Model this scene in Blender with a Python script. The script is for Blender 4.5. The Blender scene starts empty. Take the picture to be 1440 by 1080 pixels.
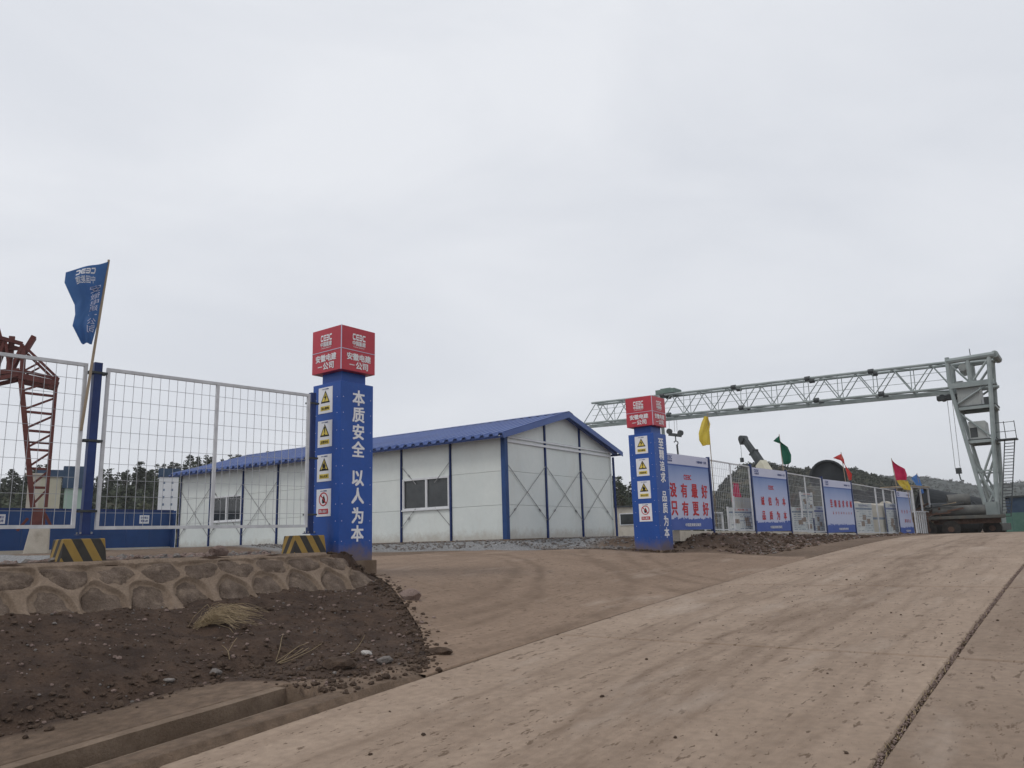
import bpy, math, random
import numpy as np
from mathutils import Matrix, Vector
R = math.radians
rng = random.Random(7)
NR = np.random.RandomState(11)
SC = bpy.context.scene
COL = SC.collection

# ------------------------------------------------------------------ camera, sky, sun, exposure
# world axes: +Y runs along the road away from the viewer, +X to the right of the road
EYE = 1.6
cam_d = bpy.data.cameras.new('camera'); cam = bpy.data.objects.new('camera', cam_d); COL.objects.link(cam)
cam_d.sensor_width = 36.0; cam_d.lens = 36.0 * 1081.0 / 1440.0
cam_d.clip_start = 0.05; cam_d.clip_end = 6000
yaw, pit, rol = R(37), R(11.45), R(1.72)
cam.matrix_world = (Matrix.Translation((0, 0, EYE)) @ Matrix.Rotation(yaw, 4, 'Z') @
                    Matrix.Rotation(R(90) + pit, 4, 'X') @ Matrix.Rotation(-rol, 4, 'Z'))
SC.camera = cam
SC.cycles.volume_bounces = 2

SUN_EL, SUN_AZ = R(52), R(215)        # compass style: direction the light comes from, seen from above
world = bpy.data.worlds.new('World'); SC.world = world; world.use_nodes = True
nt = world.node_tree; nt.nodes.clear()
wo = nt.nodes.new('ShaderNodeOutputWorld'); bg = nt.nodes.new('ShaderNodeBackground'); bg.inputs[1].default_value = 0.1
sky = nt.nodes.new('ShaderNodeTexSky'); sky.sky_type = 'NISHITA'; sky.sun_disc = False
sky.sun_elevation = SUN_EL; sky.sun_rotation = SUN_AZ; sky.dust_density = 3.0
tc = nt.nodes.new('ShaderNodeTexCoord')
def wnode(t, **kw):
    n = nt.nodes.new(t)
    for k, v in kw.items(): setattr(n, k, v)
    return n
mp = wnode('ShaderNodeMapping'); mp.inputs['Scale'].default_value = (1.0, 1.0, 2.6); mp.inputs['Location'].default_value = (0.3, 1.7, 0.2)
nt.links.new(tc.outputs['Generated'], mp.inputs[0])
n1 = wnode('ShaderNodeTexNoise'); n1.inputs['Scale'].default_value = 1.9; n1.inputs['Detail'].default_value = 6; n1.inputs['Roughness'].default_value = .52; n1.inputs['Distortion'].default_value = .5
n2 = wnode('ShaderNodeTexNoise'); n2.inputs['Scale'].default_value = 0.7; n2.inputs['Detail'].default_value = 2
nt.links.new(mp.outputs[0], n1.inputs['Vector']); nt.links.new(mp.outputs[0], n2.inputs['Vector'])
ad = wnode('ShaderNodeMath', operation='ADD'); nt.links.new(n1.outputs[0], ad.inputs[0]); nt.links.new(n2.outputs[0], ad.inputs[1])
mr = wnode('ShaderNodeMapRange'); mr.inputs[1].default_value = .72; mr.inputs[2].default_value = 1.28
nt.links.new(ad.outputs[0], mr.inputs[0])
cr = wnode('ShaderNodeValToRGB')
cr.color_ramp.elements[0].color = (5.95, 6.25, 6.85, 1); cr.color_ramp.elements[1].color = (7.75, 7.95, 8.35, 1)
nt.links.new(mr.outputs[0], cr.inputs[0])
mx = wnode('ShaderNodeMix', data_type='RGBA'); mx.inputs[0].default_value = .95
nt.links.new(sky.outputs[0], mx.inputs[6]); nt.links.new(cr.outputs[0], mx.inputs[7])
nt.links.new(mx.outputs[2], bg.inputs[0]); nt.links.new(bg.outputs[0], wo.inputs[0])

sun_d = bpy.data.lights.new('sun', 'SUN'); sun_d.energy = 0.7; sun_d.angle = R(14); sun_d.color = (1, .965, .92)
sun = bpy.data.objects.new('sun', sun_d); COL.objects.link(sun)
sd = Vector((math.sin(SUN_AZ) * math.cos(SUN_EL), math.cos(SUN_AZ) * math.cos(SUN_EL), math.sin(SUN_EL)))
sun.rotation_euler = sd.to_track_quat('Z', 'Y').to_euler()
SC.view_settings.view_transform = 'Standard'; SC.view_settings.look = 'None'
SC.view_settings.exposure = 0.12; SC.view_settings.gamma = 1.0; SC.view_settings.use_curve_mapping = False

# ------------------------------------------------------------------ materials
def M(name, c1, c2=None, scale=4.0, detail=6, rough=.8, bump=0.0, bscale=None, stretch=(1, 1, 1), metal=0.0,
      lo=.35, hi=.65, fine=0.0, dirt=None, spec=.3, coords='pos'):
    m = bpy.data.materials.new(name); m.use_nodes = True
    t = m.node_tree; N = t.nodes; L = t.links
    b = N['Principled BSDF']; b.inputs['Roughness'].default_value = rough; b.inputs['Metallic'].default_value = metal
    b.inputs['Specular IOR Level'].default_value = spec
    c2 = c2 or c1
    if coords == 'pos': src = N.new('ShaderNodeNewGeometry').outputs['Position']
    else: src = N.new('ShaderNodeTexCoord').outputs['Object']
    mp = N.new('ShaderNodeMapping'); mp.inputs['Scale'].default_value = stretch; L.new(src, mp.inputs[0])
    n = N.new('ShaderNodeTexNoise'); n.inputs['Scale'].default_value = scale; n.inputs['Detail'].default_value = detail; n.inputs['Roughness'].default_value = .6
    L.new(mp.outputs[0], n.inputs['Vector'])
    r = N.new('ShaderNodeMapRange'); r.inputs[1].default_value = lo; r.inputs[2].default_value = hi; L.new(n.outputs[0], r.inputs[0])
    mix = N.new('ShaderNodeMix'); mix.data_type = 'RGBA'; mix.inputs[6].default_value = (*c1, 1); mix.inputs[7].default_value = (*c2, 1)
    L.new(r.outputs[0], mix.inputs[0]); out = mix.outputs[2]
    if fine:
        f = N.new('ShaderNodeTexNoise'); f.inputs['Scale'].default_value = scale * 14; f.inputs['Detail'].default_value = 4; L.new(src, f.inputs['Vector'])
        fr = N.new('ShaderNodeMapRange'); fr.inputs[1].default_value = .3; fr.inputs[2].default_value = .7; fr.inputs[3].default_value = 1 - fine; fr.inputs[4].default_value = 1 + fine
        L.new(f.outputs[0], fr.inputs[0])
        mu = N.new('ShaderNodeVectorMath'); mu.operation = 'SCALE'; L.new(out, mu.inputs[0]); L.new(fr.outputs[0], mu.inputs['Scale']); out = mu.outputs[0]
    if dirt:                                                  # (colour, scale, threshold, amount, stretch)
        dm = N.new('ShaderNodeMapping'); dm.inputs['Scale'].default_value = dirt[4] if len(dirt) > 4 else (1, 1, 1); L.new(src, dm.inputs[0])
        d = N.new('ShaderNodeTexNoise'); d.inputs['Scale'].default_value = dirt[1]; d.inputs['Detail'].default_value = 7; d.inputs['Roughness'].default_value = .65
        L.new(dm.outputs[0], d.inputs['Vector'])
        dr = N.new('ShaderNodeMapRange'); dr.inputs[1].default_value = dirt[2]; dr.inputs[2].default_value = dirt[2] + .16; dr.inputs[4].default_value = dirt[3]
        L.new(d.outputs[0], dr.inputs[0])
        m2 = N.new('ShaderNodeMix'); m2.data_type = 'RGBA'; m2.inputs[7].default_value = (*dirt[0], 1)
        L.new(dr.outputs[0], m2.inputs[0]); L.new(out, m2.inputs[6]); out = m2.outputs[2]
    L.new(out, b.inputs['Base Color'])
    if bump:
        bn = N.new('ShaderNodeTexNoise'); bn.inputs['Scale'].default_value = bscale or scale * 6; bn.inputs['Detail'].default_value = 8; bn.inputs['Roughness'].default_value = .65
        L.new(src, bn.inputs['Vector'])
        bp = N.new('ShaderNodeBump'); bp.inputs['Strength'].default_value = min(1, bump); bp.inputs['Distance'].default_value = .03 * max(1, bump)
        L.new(bn.outputs[0], bp.inputs['Height']); L.new(bp.outputs[0], b.inputs['Normal'])
    return m

def road_mat(name, c1, c2, mud, tracks, arcs=()):
    """concrete with dust, mud film, wheel streaks running along the road and small dark specks"""
    m = M(name, c1, c2, scale=.9, detail=12, rough=.88, bump=.35, bscale=60, lo=.3, hi=.7, fine=.12)
    t = m.node_tree; N = t.nodes; L = t.links; b = N['Principled BSDF']
    prev = b.inputs['Base Color'].links[0].from_socket
    pos = N.new('ShaderNodeNewGeometry').outputs['Position']
    sep = N.new('ShaderNodeSeparateXYZ'); L.new(pos, sep.inputs[0])
    def math_(op, a, c=None, clamp=False):
        n = N.new('ShaderNodeMath'); n.operation = op; n.use_clamp = clamp
        for i, v in enumerate((a, c)):
            if v is None: continue
            if isinstance(v, (int, float)): n.inputs[i].default_value = v
            else: L.new(v, n.inputs[i])
        return n.outputs[0]
    def noise(scale, stretch, detail=6, rough=.6, w=0):
        mp = N.new('ShaderNodeMapping'); mp.inputs['Scale'].default_value = stretch; mp.inputs['Location'].default_value = (w, w * 2, 0); L.new(pos, mp.inputs[0])
        n = N.new('ShaderNodeTexNoise'); n.inputs['Scale'].default_value = scale; n.inputs['Detail'].default_value = detail; n.inputs['Roughness'].default_value = rough
        L.new(mp.outputs[0], n.inputs['Vector']); return n.outputs[0]
    def rng_(v, a, c, lo=0., hi=1.):
        n = N.new('ShaderNodeMapRange'); n.inputs[1].default_value = a; n.inputs[2].default_value = c; n.inputs[3].default_value = lo; n.inputs[4].default_value = hi
        L.new(v, n.inputs[0]); return n.outputs[0]
    def mixc(col, fac):
        n = N.new('ShaderNodeMix'); n.data_type = 'RGBA'; n.inputs[7].default_value = (*col, 1)
        L.new(fac, n.inputs[0]); L.new(prev, n.inputs[6]); return n.outputs[2]
    wob = noise(.35, (1, 1, 1), 2)
    for cx, wd, amt in tracks:
        d = math_('SUBTRACT', sep.outputs[0], cx); d = math_('ADD', d, rng_(wob, 0, 1, -.45, .45))
        g = math_('POWER', 2.718, math_('MULTIPLY', math_('MULTIPLY', d, d), -1 / (wd * wd)))
        br = rng_(noise(2.4, (1.5, .35, 1), 8, .7, cx), .36, .62)
        prev = mixc(mud, math_('MULTIPLY', math_('MULTIPLY', g, br), amt, True))
    prev = mixc(mud, rng_(noise(1.2, (3.4, .22, 1), 10, .68, 3), .50, .64, 0, .26))       # long mud streaks
    prev = mixc((mud[0] * .8, mud[1] * .78, mud[2] * .75), rng_(noise(6.5, (1.7, .55, 1), 6, .7, 9), .60, .635, 0, .85))
    prev = mixc((mud[0] * .7, mud[1] * .68, mud[2] * .65), rng_(noise(17, (1.3, .6, 1), 3, .6, 23), .655, .68, 0, .9))  # clods and splashes
    prev = mixc((.48, .40, .33), rng_(noise(.8, (1.6, .5, 1), 8, .65, 17), .56, .76, 0, .5))  # pale dust
    for ax, ay, ar, aw in arcs:                                  # curved tyre marks where vehicles turn in
        dx = math_('SUBTRACT', sep.outputs[0], ax); dy = math_('SUBTRACT', sep.outputs[1], ay)
        rr = math_('SQRT', math_('ADD', math_('MULTIPLY', dx, dx), math_('MULTIPLY', dy, dy))); d = math_('SUBTRACT', rr, ar); d = math_('ADD', d, rng_(wob, 0, 1, -.3, .3))
        g = math_('POWER', 2.718, math_('MULTIPLY', math_('MULTIPLY', d, d), -1 / (aw * aw)))
        prev = mixc(mud, math_('MULTIPLY', math_('MULTIPLY', g, rng_(noise(1.6, (1, 1, 1), 8, .7, ar), .38, .6)), .8, True))
    L.new(prev, b.inputs['Base Color'])
    return m

MT = {}
MT['slab'] = road_mat('road_concrete', (.282, .208, .152), (.355, .268, .2), (.15, .1, .066), [(-3.0, .4, .75), (-4.3, .28, .4), (-2.0, .22, .3), (-2.62, .06, .65), (-3.4, .07, .7), (-4.05, .05, .5), (-4.5, .05, .4), (-1.75, .05, .4)])
MT['slab2'] = road_mat('road_concrete_right', (.225, .163, .117), (.285, .212, .157), (.15, .1, .068), [(.6, .4, .5), (2.0, .4, .5)])
MT['apron'] = road_mat('apron_concrete', (.205, .141, .097), (.275, .195, .138), (.15, .1, .066), [(-7.2, .7, .35)], [(-13.2, 8.2, 5.6, .13), (-13.2, 8.2, 6.1, .1), (-13.2, 8.2, 7.6, .14), (-13.6, 7.4, 6.9, .09), (-1.5, 20.5, 8.2, .12), (-1.5, 20.5, 8.75, .12), (-1.0, 21, 10.3, .14)])
MT['mortar'] = M('wall_mortar', (.20, .146, .103), (.27, .202, .148), scale=3, rough=.95, bump=.6, bscale=40, fine=.15, dirt=((.13, .09, .065), 2.2, .52, .5))
MT['stone'] = M('wall_stone', (.108, .077, .057), (.2, .15, .115), scale=5, rough=.95, bump=1.4, bscale=26, fine=.3, dirt=((.34, .26, .19), 4.5, .53, .7))
MT['conc'] = M('old_concrete', (.15, .105, .072), (.225, .165, .118), scale=2.5, rough=.9, bump=.5, bscale=50, fine=.1, dirt=((.12, .085, .06), 2.6, .54, .7))
MT['cream'] = M('pale_concrete', (.5, .45, .37), (.58, .53, .45), scale=2.5, rough=.9, bump=.2, fine=.06, dirt=((.25, .2, .15), 2.0, .56, .5))
MT['rock'] = M('grey_rock', (.14, .122, .11), (.26, .235, .215), scale=6, rough=.95, bump=.8, bscale=30, fine=.2)
MT['rock_brown'] = M('brown_rock', (.17, .12, .1), (.27, .2, .17), scale=6, rough=.95, bump=.8, bscale=30, fine=.2)
MT['rock_pale'] = M('pale_rock', (.4, .37, .34), (.55, .52, .48), scale=6, rough=.95, bump=.6, bscale=30, fine=.15)
MT['clod'] = M('dark_soil_clod', (.062, .041, .029), (.12, .081, .057), scale=9, rough=1, bump=1, bscale=40, fine=.2)
MT['blue'] = M('blue_paint', (.010, .068, .31), (.014, .082, .37), scale=1.5, rough=.42, spec=.4, fine=.05, dirt=((.10, .115, .2), 1.6, .6, .4, (1.2, 1.2, .5)))
MT['blue_post'] = M('blue_post_paint', (.012, .028, .11), (.018, .042, .16), scale=3, rough=.45)
MT['blue_dark'] = M('blue_sheet', (.018, .055, .17), (.022, .068, .21), scale=1.2, rough=.5, dirt=((.09, .09, .12), 1.3, .6, .35, (1, 1, .3)))
MT['roofblue'] = M('blue_roof_steel', (.055, .10, .285), (.075, .13, .34), scale=1.0, rough=.45, spec=.45, dirt=((.12, .14, .22), 1.1, .57, .4))
MT['red'] = M('red_panel', (.44, .03, .05), (.52, .04, .065), scale=1.5, rough=.4, spec=.4, fine=.03)
MT['white'] = M('white_paint', (.72, .72, .72), (.8, .8, .8), scale=2, rough=.5)
MT['print'] = M('white_print', (.82, .82, .84), None, rough=.5)
MT['yellow'] = M('sign_yellow', (.72, .55, .09), (.76, .6, .13), rough=.5)
MT['black'] = M('black_print', (.012, .012, .013), None, rough=.6)
MT['redprint'] = M('red_print', (.5, .02, .03), None, rough=.5)
MT['wall'] = M('white_sandwich_panel', (.68, .72, .69), (.75, .78, .74), scale=.5, rough=.5, spec=.35, fine=.02, dirt=((.55, .54, .48), .9, .55, .3, (1, 1, .35)))
MT['alu'] = M('aluminium_frame', (.66, .67, .68), (.74, .75, .76), rough=.4)
MT['glass'] = M('dark_window_glass', (.02, .024, .026), (.045, .05, .052), scale=2, rough=.08, spec=.6)
MT['rod'] = M('galvanised_rod', (.25, .25, .25), (.36, .36, .36), rough=.5, metal=.4)
MT['fence'] = M('grey_white_fence_paint', (.52, .53, .55), (.64, .65, .67), scale=6, rough=.5)
MT['wire'] = M('galvanised_wire', (.32, .33, .35), (.45, .46, .48), scale=6, rough=.5)
MT['steelgreen'] = M('pale_green_grey_steel', (.25, .29, .285), (.34, .38, .37), scale=1.3, rough=.5, dirt=((.16, .17, .16), 1.2, .56, .6))
MT['steeldark'] = M('dark_steel', (.035, .04, .042), (.07, .078, .08), scale=2, rough=.55)
MT['crane_box'] = M('grey_crane_cabin', (.36, .38, .37), (.46, .48, .46), scale=2, rough=.5, dirt=((.2, .2, .19), 2, .55, .5))
MT['redsteel'] = M('dark_red_steel', (.10, .028, .024), (.165, .048, .038), scale=2, rough=.6, dirt=((.06, .03, .025), 2, .55, .6))
MT['darkpipe'] = M('dark_steel_shell', (.022, .026, .03), (.045, .05, .054), scale=.8, rough=.75)
MT['greypipe'] = M('grey_concrete_pipe', (.085, .088, .084), (.15, .15, .14), scale=2, rough=.85, fine=.1)
MT['rubber'] = M('tyre_rubber', (.018, .017, .016), (.04, .036, .032), scale=6, rough=.9)
MT['truck'] = M('weathered_truck_paint', (.07, .075, .068), (.12, .12, .105), scale=3, rough=.6, dirt=((.14, .09, .06), 2.5, .5, .6))
MT['rust'] = M('rusty_steel', (.075, .045, .034), (.15, .09, .065), scale=8, rough=.85)
MT['craneyel'] = M('cream_crane_paint', (.55, .52, .4), (.63, .6, .48), scale=3, rough=.5)
MT['wood'] = M('grey_bamboo', (.3, .235, .165), (.4, .32, .23), scale=9, rough=.8, stretch=(1, 1, .2))
MT['straw'] = M('dry_straw', (.24, .18, .105), (.38, .295, .18), scale=7, rough=.9)
MT['bark'] = M('pine_bark', (.06, .042, .03), (.1, .075, .055), scale=6, rough=.95)
MT['leaf'] = M('pine_foliage', (.024, .032, .02), (.054, .064, .039), scale=.35, detail=3, rough=.9, lo=.38, hi=.62, fine=.3)
MT['leaf2'] = M('olive_foliage', (.026, .034, .018), (.06, .064, .034), scale=.3, detail=3, rough=.9, lo=.38, hi=.62, fine=.3)
MT['leaf3'] = M('hazy_scrub_foliage', (.03, .038, .029), (.062, .068, .052), scale=.2, detail=3, rough=.95, lo=.38, hi=.62, fine=.3)  # greyed foliage: some distance haze is put into the colour itself
MT['hill'] = M('scrub_hillside', (.03, .036, .02), (.075, .066, .042), scale=.06, detail=8, rough=1, bump=1, bscale=.9, lo=.4, hi=.6, fine=.35)
MT['far'] = M('far_hill', (.032, .042, .038), (.052, .062, .056), scale=.02, detail=8, rough=1, lo=.4, hi=.6, fine=.2)
MT['trolleypaint'] = M('grey_green_trolley_paint', (.12, .18, .155), (.17, .23, .2), scale=2, rough=.55)
MT['greenfence'] = M('green_sheet', (.08, .19, .15), (.13, .25, .2), scale=2, rough=.5)
MT['bluehut'] = M('dull_blue_sheet', (.04, .07, .125), (.06, .1, .16), scale=2, rough=.6)
MT['shade'] = M('dark_interior', (.012, .013, .014), None, rough=.9)
MT['creamwall'] = M('cream_wall', (.5, .47, .36), (.58, .55, .43), scale=1, rough=.8)
MT['palegreen'] = M('pale_green_wall', (.36, .48, .4), (.42, .54, .46), scale=1, rough=.8)
MT['board'] = M('board_print_pale', (.5, .55, .56), (.66, .68, .66), scale=1.4, rough=.5, lo=.4, hi=.6)
MT['board2'] = M('board_print_cream', (.5, .46, .36), (.58, .55, .45), scale=1.1, rough=.5, lo=.4, hi=.6)
MT['inkgrey'] = M('grey_blue_ink', (.12, .17, .26), (.2, .26, .33), rough=.6)
MT['inkblue'] = M('navy_ink', (.035, .07, .26), None, rough=.5)
MT['inkbrown'] = M('brown_ink', (.24, .17, .12), None, rough=.6)
MT['lav'] = M('lavender_print', (.56, .58, .74), (.6, .62, .76), scale=1, rough=.5)
MT['deep'] = M('deep_blue_print', (.05, .1, .36), (.065, .12, .4), scale=2, rough=.5)

def splash(key, top, col, amt=.85):          # mud splashed up from the ground
    m = MT[key]; N = m.node_tree.nodes; L = m.node_tree.links; b = N['Principled BSDF']; prev = b.inputs['Base Color'].links[0].from_socket
    o = N.new('ShaderNodeTexCoord').outputs['Object']; s = N.new('ShaderNodeSeparateXYZ'); L.new(o, s.inputs[0])
    n = N.new('ShaderNodeTexNoise'); n.inputs['Scale'].default_value = 3.5; n.inputs['Detail'].default_value = 10; n.inputs['Roughness'].default_value = .75; L.new(o, n.inputs['Vector'])
    a = N.new('ShaderNodeMapRange'); a.inputs[1].default_value = 0; a.inputs[2].default_value = top; a.inputs[3].default_value = .42; a.inputs[4].default_value = -.25; L.new(s.outputs[2], a.inputs[0])
    d = N.new('ShaderNodeMath'); d.operation = 'ADD'; L.new(a.outputs[0], d.inputs[0]); L.new(n.outputs[0], d.inputs[1])
    r = N.new('ShaderNodeMapRange'); r.inputs[1].default_value = .5; r.inputs[2].default_value = .85; r.inputs[4].default_value = amt; L.new(d.outputs[0], r.inputs[0])
    x = N.new('ShaderNodeMix'); x.data_type = 'RGBA'; x.inputs[7].default_value = (*col, 1); L.new(r.outputs[0], x.inputs[0]); L.new(prev, x.inputs[6]); L.new(x.outputs[2], b.inputs['Base Color'])
splash('wall', .5, (.36, .3, .23), .5); splash('blue', .5, (.17, .12, .085), .8)
for key in ('leaf', 'leaf2'):                # each tree has its own tone
    m = MT[key]; N = m.node_tree.nodes; L = m.node_tree.links; b = N['Principled BSDF']; prev = b.inputs['Base Color'].links[0].from_socket
    oi = N.new('ShaderNodeObjectInfo'); r = N.new('ShaderNodeMapRange'); r.inputs[3].default_value = .6; r.inputs[4].default_value = 1.75; L.new(oi.outputs['Random'], r.inputs[0])
    v = N.new('ShaderNodeVectorMath'); v.operation = 'SCALE'; L.new(prev, v.inputs[0]); L.new(r.outputs[0], v.inputs['Scale']); L.new(v.outputs[0], b.inputs['Base Color'])

def stripes_mat():
    m = bpy.data.materials.new('hazard_stripes'); m.use_nodes = True
    t = m.node_tree; N = t.nodes; L = t.links; b = N['Principled BSDF']; b.inputs['Roughness'].default_value = .75
    o = N.new('ShaderNodeTexCoord').outputs['Object']; s = N.new('ShaderNodeSeparateXYZ'); L.new(o, s.inputs[0])
    a = N.new('ShaderNodeMath'); a.operation = 'MULTIPLY'; a.inputs[1].default_value = .45; L.new(s.outputs[2], a.inputs[0])
    c = N.new('ShaderNodeMath'); c.operation = 'ADD'; L.new(s.outputs[0], c.inputs[0]); L.new(s.outputs[1], c.inputs[1])
    d = N.new('ShaderNodeMath'); d.operation = 'ADD'; L.new(a.outputs[0], d.inputs[0]); L.new(c.outputs[0], d.inputs[1])
    e = N.new('ShaderNodeMath'); e.operation = 'MULTIPLY'; e.inputs[1].default_value = 1 / .23; L.new(d.outputs[0], e.inputs[0])
    f = N.new('ShaderNodeMath'); f.operation = 'FRACT'; L.new(e.outputs[0], f.inputs[0])
    r = N.new('ShaderNodeMapRange'); r.inputs[1].default_value = .5; r.inputs[2].default_value = .53; L.new(f.outputs[0], r.inputs[0])
    n = N.new('ShaderNodeTexNoise'); n.inputs['Scale'].default_value = 9; n.inputs['Detail'].default_value = 6; L.new(o, n.inputs['Vector'])
    y = N.new('ShaderNodeMix'); y.data_type = 'RGBA'; y.inputs[6].default_value = (.24, .145, .03, 1); y.inputs[7].default_value = (.36, .235, .055, 1); L.new(n.outputs[0], y.inputs[0])
    k = N.new('ShaderNodeMix'); k.data_type = 'RGBA'; k.inputs[6].default_value = (.014, .013, .012, 1); k.inputs[7].default_value = (.05, .044, .036, 1); L.new(n.outputs[0], k.inputs[0])
    x = N.new('ShaderNodeMix'); x.data_type = 'RGBA'; L.new(r.outputs[0], x.inputs[0]); L.new(k.outputs[2], x.inputs[6]); L.new(y.outputs[2], x.inputs[7])
    L.new(x.outputs[2], b.inputs['Base Color']); return m
MT['stripes'] = stripes_mat()

def banner_mat():                       # printed gradient: deeper blue at the top of the picture, lavender below
    m = bpy.data.materials.new('banner_print'); m.use_nodes = True
    t = m.node_tree; N = t.nodes; L = t.links; b = N['Principled BSDF']; b.inputs['Roughness'].default_value = .45
    o = N.new('ShaderNodeTexCoord').outputs['Object']; s = N.new('ShaderNodeSeparateXYZ'); L.new(o, s.inputs[0])
    n = N.new('ShaderNodeTexNoise'); n.inputs['Scale'].default_value = 1.1; n.inputs['Detail'].default_value = 4; L.new(o, n.inputs['Vector'])
    nm = N.new('ShaderNodeMath'); nm.operation = 'MULTIPLY_ADD'; nm.inputs[1].default_value = .35; L.new(n.outputs[0], nm.inputs[0]); L.new(s.outputs[2], nm.inputs[2])
    r = N.new('ShaderNodeMapRange'); r.inputs[1].default_value = .9; r.inputs[2].default_value = 1.95; L.new(nm.outputs[0], r.inputs[0])
    c = N.new('ShaderNodeValToRGB'); e = c.color_ramp.elements
    e[0].position = 0; e[0].color = (.50, .54, .72, 1); e[1].position = 1; e[1].color = (.11, .20, .46, 1)
    q = e.new(.5); q.color = (.36, .43, .66, 1)
    L.new(r.outputs[0], c.inputs[0]); L.new(c.outputs[0], b.inputs['Base Color']); return m
MT['banner'] = banner_mat()

def cloth(name, c1, c2):
    m = M(name, c1, c2, scale=2.5, detail=3, rough=.75)
    m.node_tree.nodes['Principled BSDF'].inputs['Transmission Weight'].default_value = 0
    N = m.node_tree.nodes; L = m.node_tree.links; b = N['Principled BSDF']
    tr = N.new('ShaderNodeBsdfTranslucent'); mixs = N.new('ShaderNodeMixShader'); mixs.inputs[0].default_value = .4
    L.new(b.inputs['Base Color'].links[0].from_socket, tr.inputs[0])
    L.new(b.outputs[0], mixs.inputs[1]); L.new(tr.outputs[0], mixs.inputs[2]); L.new(mixs.outputs[0], N['Material Output'].inputs[0])
    return m
MT['flagblue'] = cloth('blue_flag_cloth', (.055, .135, .33), (.08, .18, .40))
MT['flagyellow'] = cloth('yellow_flag_cloth', (.72, .55, .07), (.78, .62, .12))
MT['flaggreen'] = cloth('green_flag_cloth', (.02, .12, .075), (.03, .16, .1))
MT['flagred'] = cloth('red_flag_cloth', (.62, .06, .055), (.7, .1, .09))
MT['flagcrim'] = cloth('crimson_flag_cloth', (.5, .02, .08), (.58, .03, .11))
MT['flagsky'] = cloth('sky_blue_flag_cloth', (.08, .2, .5), (.12, .27, .6))

# ------------------------------------------------------------------ mesh helpers
class MB:
    def __init__(s): s.v = []; s.f = []
    def add(s, vs, fs):
        b = len(s.v); s.v += [tuple(map(float, p)) for p in vs]; s.f += [tuple(i + b for i in f) for f in fs]; return s
    def box(s, x0, x1, y0, y1, z0, z1):
        return s.add([(x0, y0, z0), (x1, y0, z0), (x1, y1, z0), (x0, y1, z0), (x0, y0, z1), (x1, y0, z1), (x1, y1, z1), (x0, y1, z1)],
                     [(0, 3, 2, 1), (4, 5, 6, 7), (0, 1, 5, 4), (1, 2, 6, 5), (2, 3, 7, 6), (3, 0, 4, 7)])
    def bar(s, p, q, w, h=None):                             # square bar between two points
        h = h or w; p = Vector(p); q = Vector(q); d = (q - p)
        if d.length < 1e-6: return s
        d.normalize(); a = Vector((0, 0, 1)) if abs(d.z) < .95 else Vector((0, 1, 0))
        u = d.cross(a).normalized(); v = u.cross(d).normalized()
        vs = [e + u * (sx * w / 2) + v * (sy * h / 2) for e in (p, q) for sx, sy in ((-1, -1), (1, -1), (1, 1), (-1, 1))]
        return s.add(vs, [(0, 1, 2, 3), (7, 6, 5, 4), (0, 4, 5, 1), (1, 5, 6, 2), (2, 6, 7, 3), (3, 7, 4, 0)])
    def tube(s, p, q, r, n=8, r2=None, caps=True):
        r2 = r if r2 is None else r2; p = Vector(p); q = Vector(q); d = (q - p).normalized()
        a = Vector((0, 0, 1)) if abs(d.z) < .95 else Vector((0, 1, 0)); u = d.cross(a).normalized(); v = u.cross(d)
        vs = [e + (u * math.cos(6.28318 * k / n) + v * math.sin(6.28318 * k / n)) * rr for e, rr in ((p, r), (q, r2)) for k in range(n)]
        fs = [(k, (k + 1) % n, n + (k + 1) % n, n + k) for k in range(n)]
        if caps: fs += [tuple(range(n))[::-1], tuple(range(n, 2 * n))]
        return s.add(vs, fs)
    def shell(s, p, q, r, t, n=28):                          # open pipe with wall thickness
        p = Vector(p); q = Vector(q); d = (q - p).normalized(); a = Vector((0, 0, 1)); u = d.cross(a).normalized(); v = u.cross(d)
        vs = [e + (u * math.cos(6.28318 * k / n) + v * math.sin(6.28318 * k / n)) * rr for e, rr in ((p, r), (q, r), (q, r - t), (p, r - t)) for k in range(n)]
        return s.add(vs, [(g * n + k, g * n + (k + 1) % n, ((g + 1) % 4) * n + (k + 1) % n, ((g + 1) % 4) * n + k) for g in range(4) for k in range(n)])
    def prism(s, pts, y0, y1):                               # outline in XZ, extruded along Y
        n = len(pts); vs = [(x, y0, z) for x, z in pts] + [(x, y1, z) for x, z in pts]
        return s.add(vs, [tuple(range(n)), tuple(range(n, 2 * n))[::-1]] + [(k, n + k, n + (k + 1) % n, (k + 1) % n) for k in range(n)])
    def prismx(s, pts, x0, x1):                              # outline in YZ, extruded along X
        n = len(pts); vs = [(x0, y, z) for y, z in pts] + [(x1, y, z) for y, z in pts]
        return s.add(vs, [tuple(range(n))[::-1], tuple(range(n, 2 * n))] + [(k, (k + 1) % n, n + (k + 1) % n, n + k) for k in range(n)])
    def mesh(s, name, mat=None, smooth=False):
        m = bpy.data.meshes.new(name); m.from_pydata(s.v, [], s.f); m.validate(); m.update()
        if smooth: m.polygons.foreach_set('use_smooth', [True] * len(m.polygons))
        if mat: m.materials.append(MT[mat])
        return m
    def build(s, name, mat, parent=None, smooth=False, bevel=0):
        o = bpy.data.objects.new(name, s.mesh(name, mat, smooth)); COL.objects.link(o)
        if parent: o.parent = parent
        if bevel:
            b = o.modifiers.new('bevel', 'BEVEL'); b.width = bevel; b.segments = 2; b.limit_method = 'ANGLE'
        return o

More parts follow.
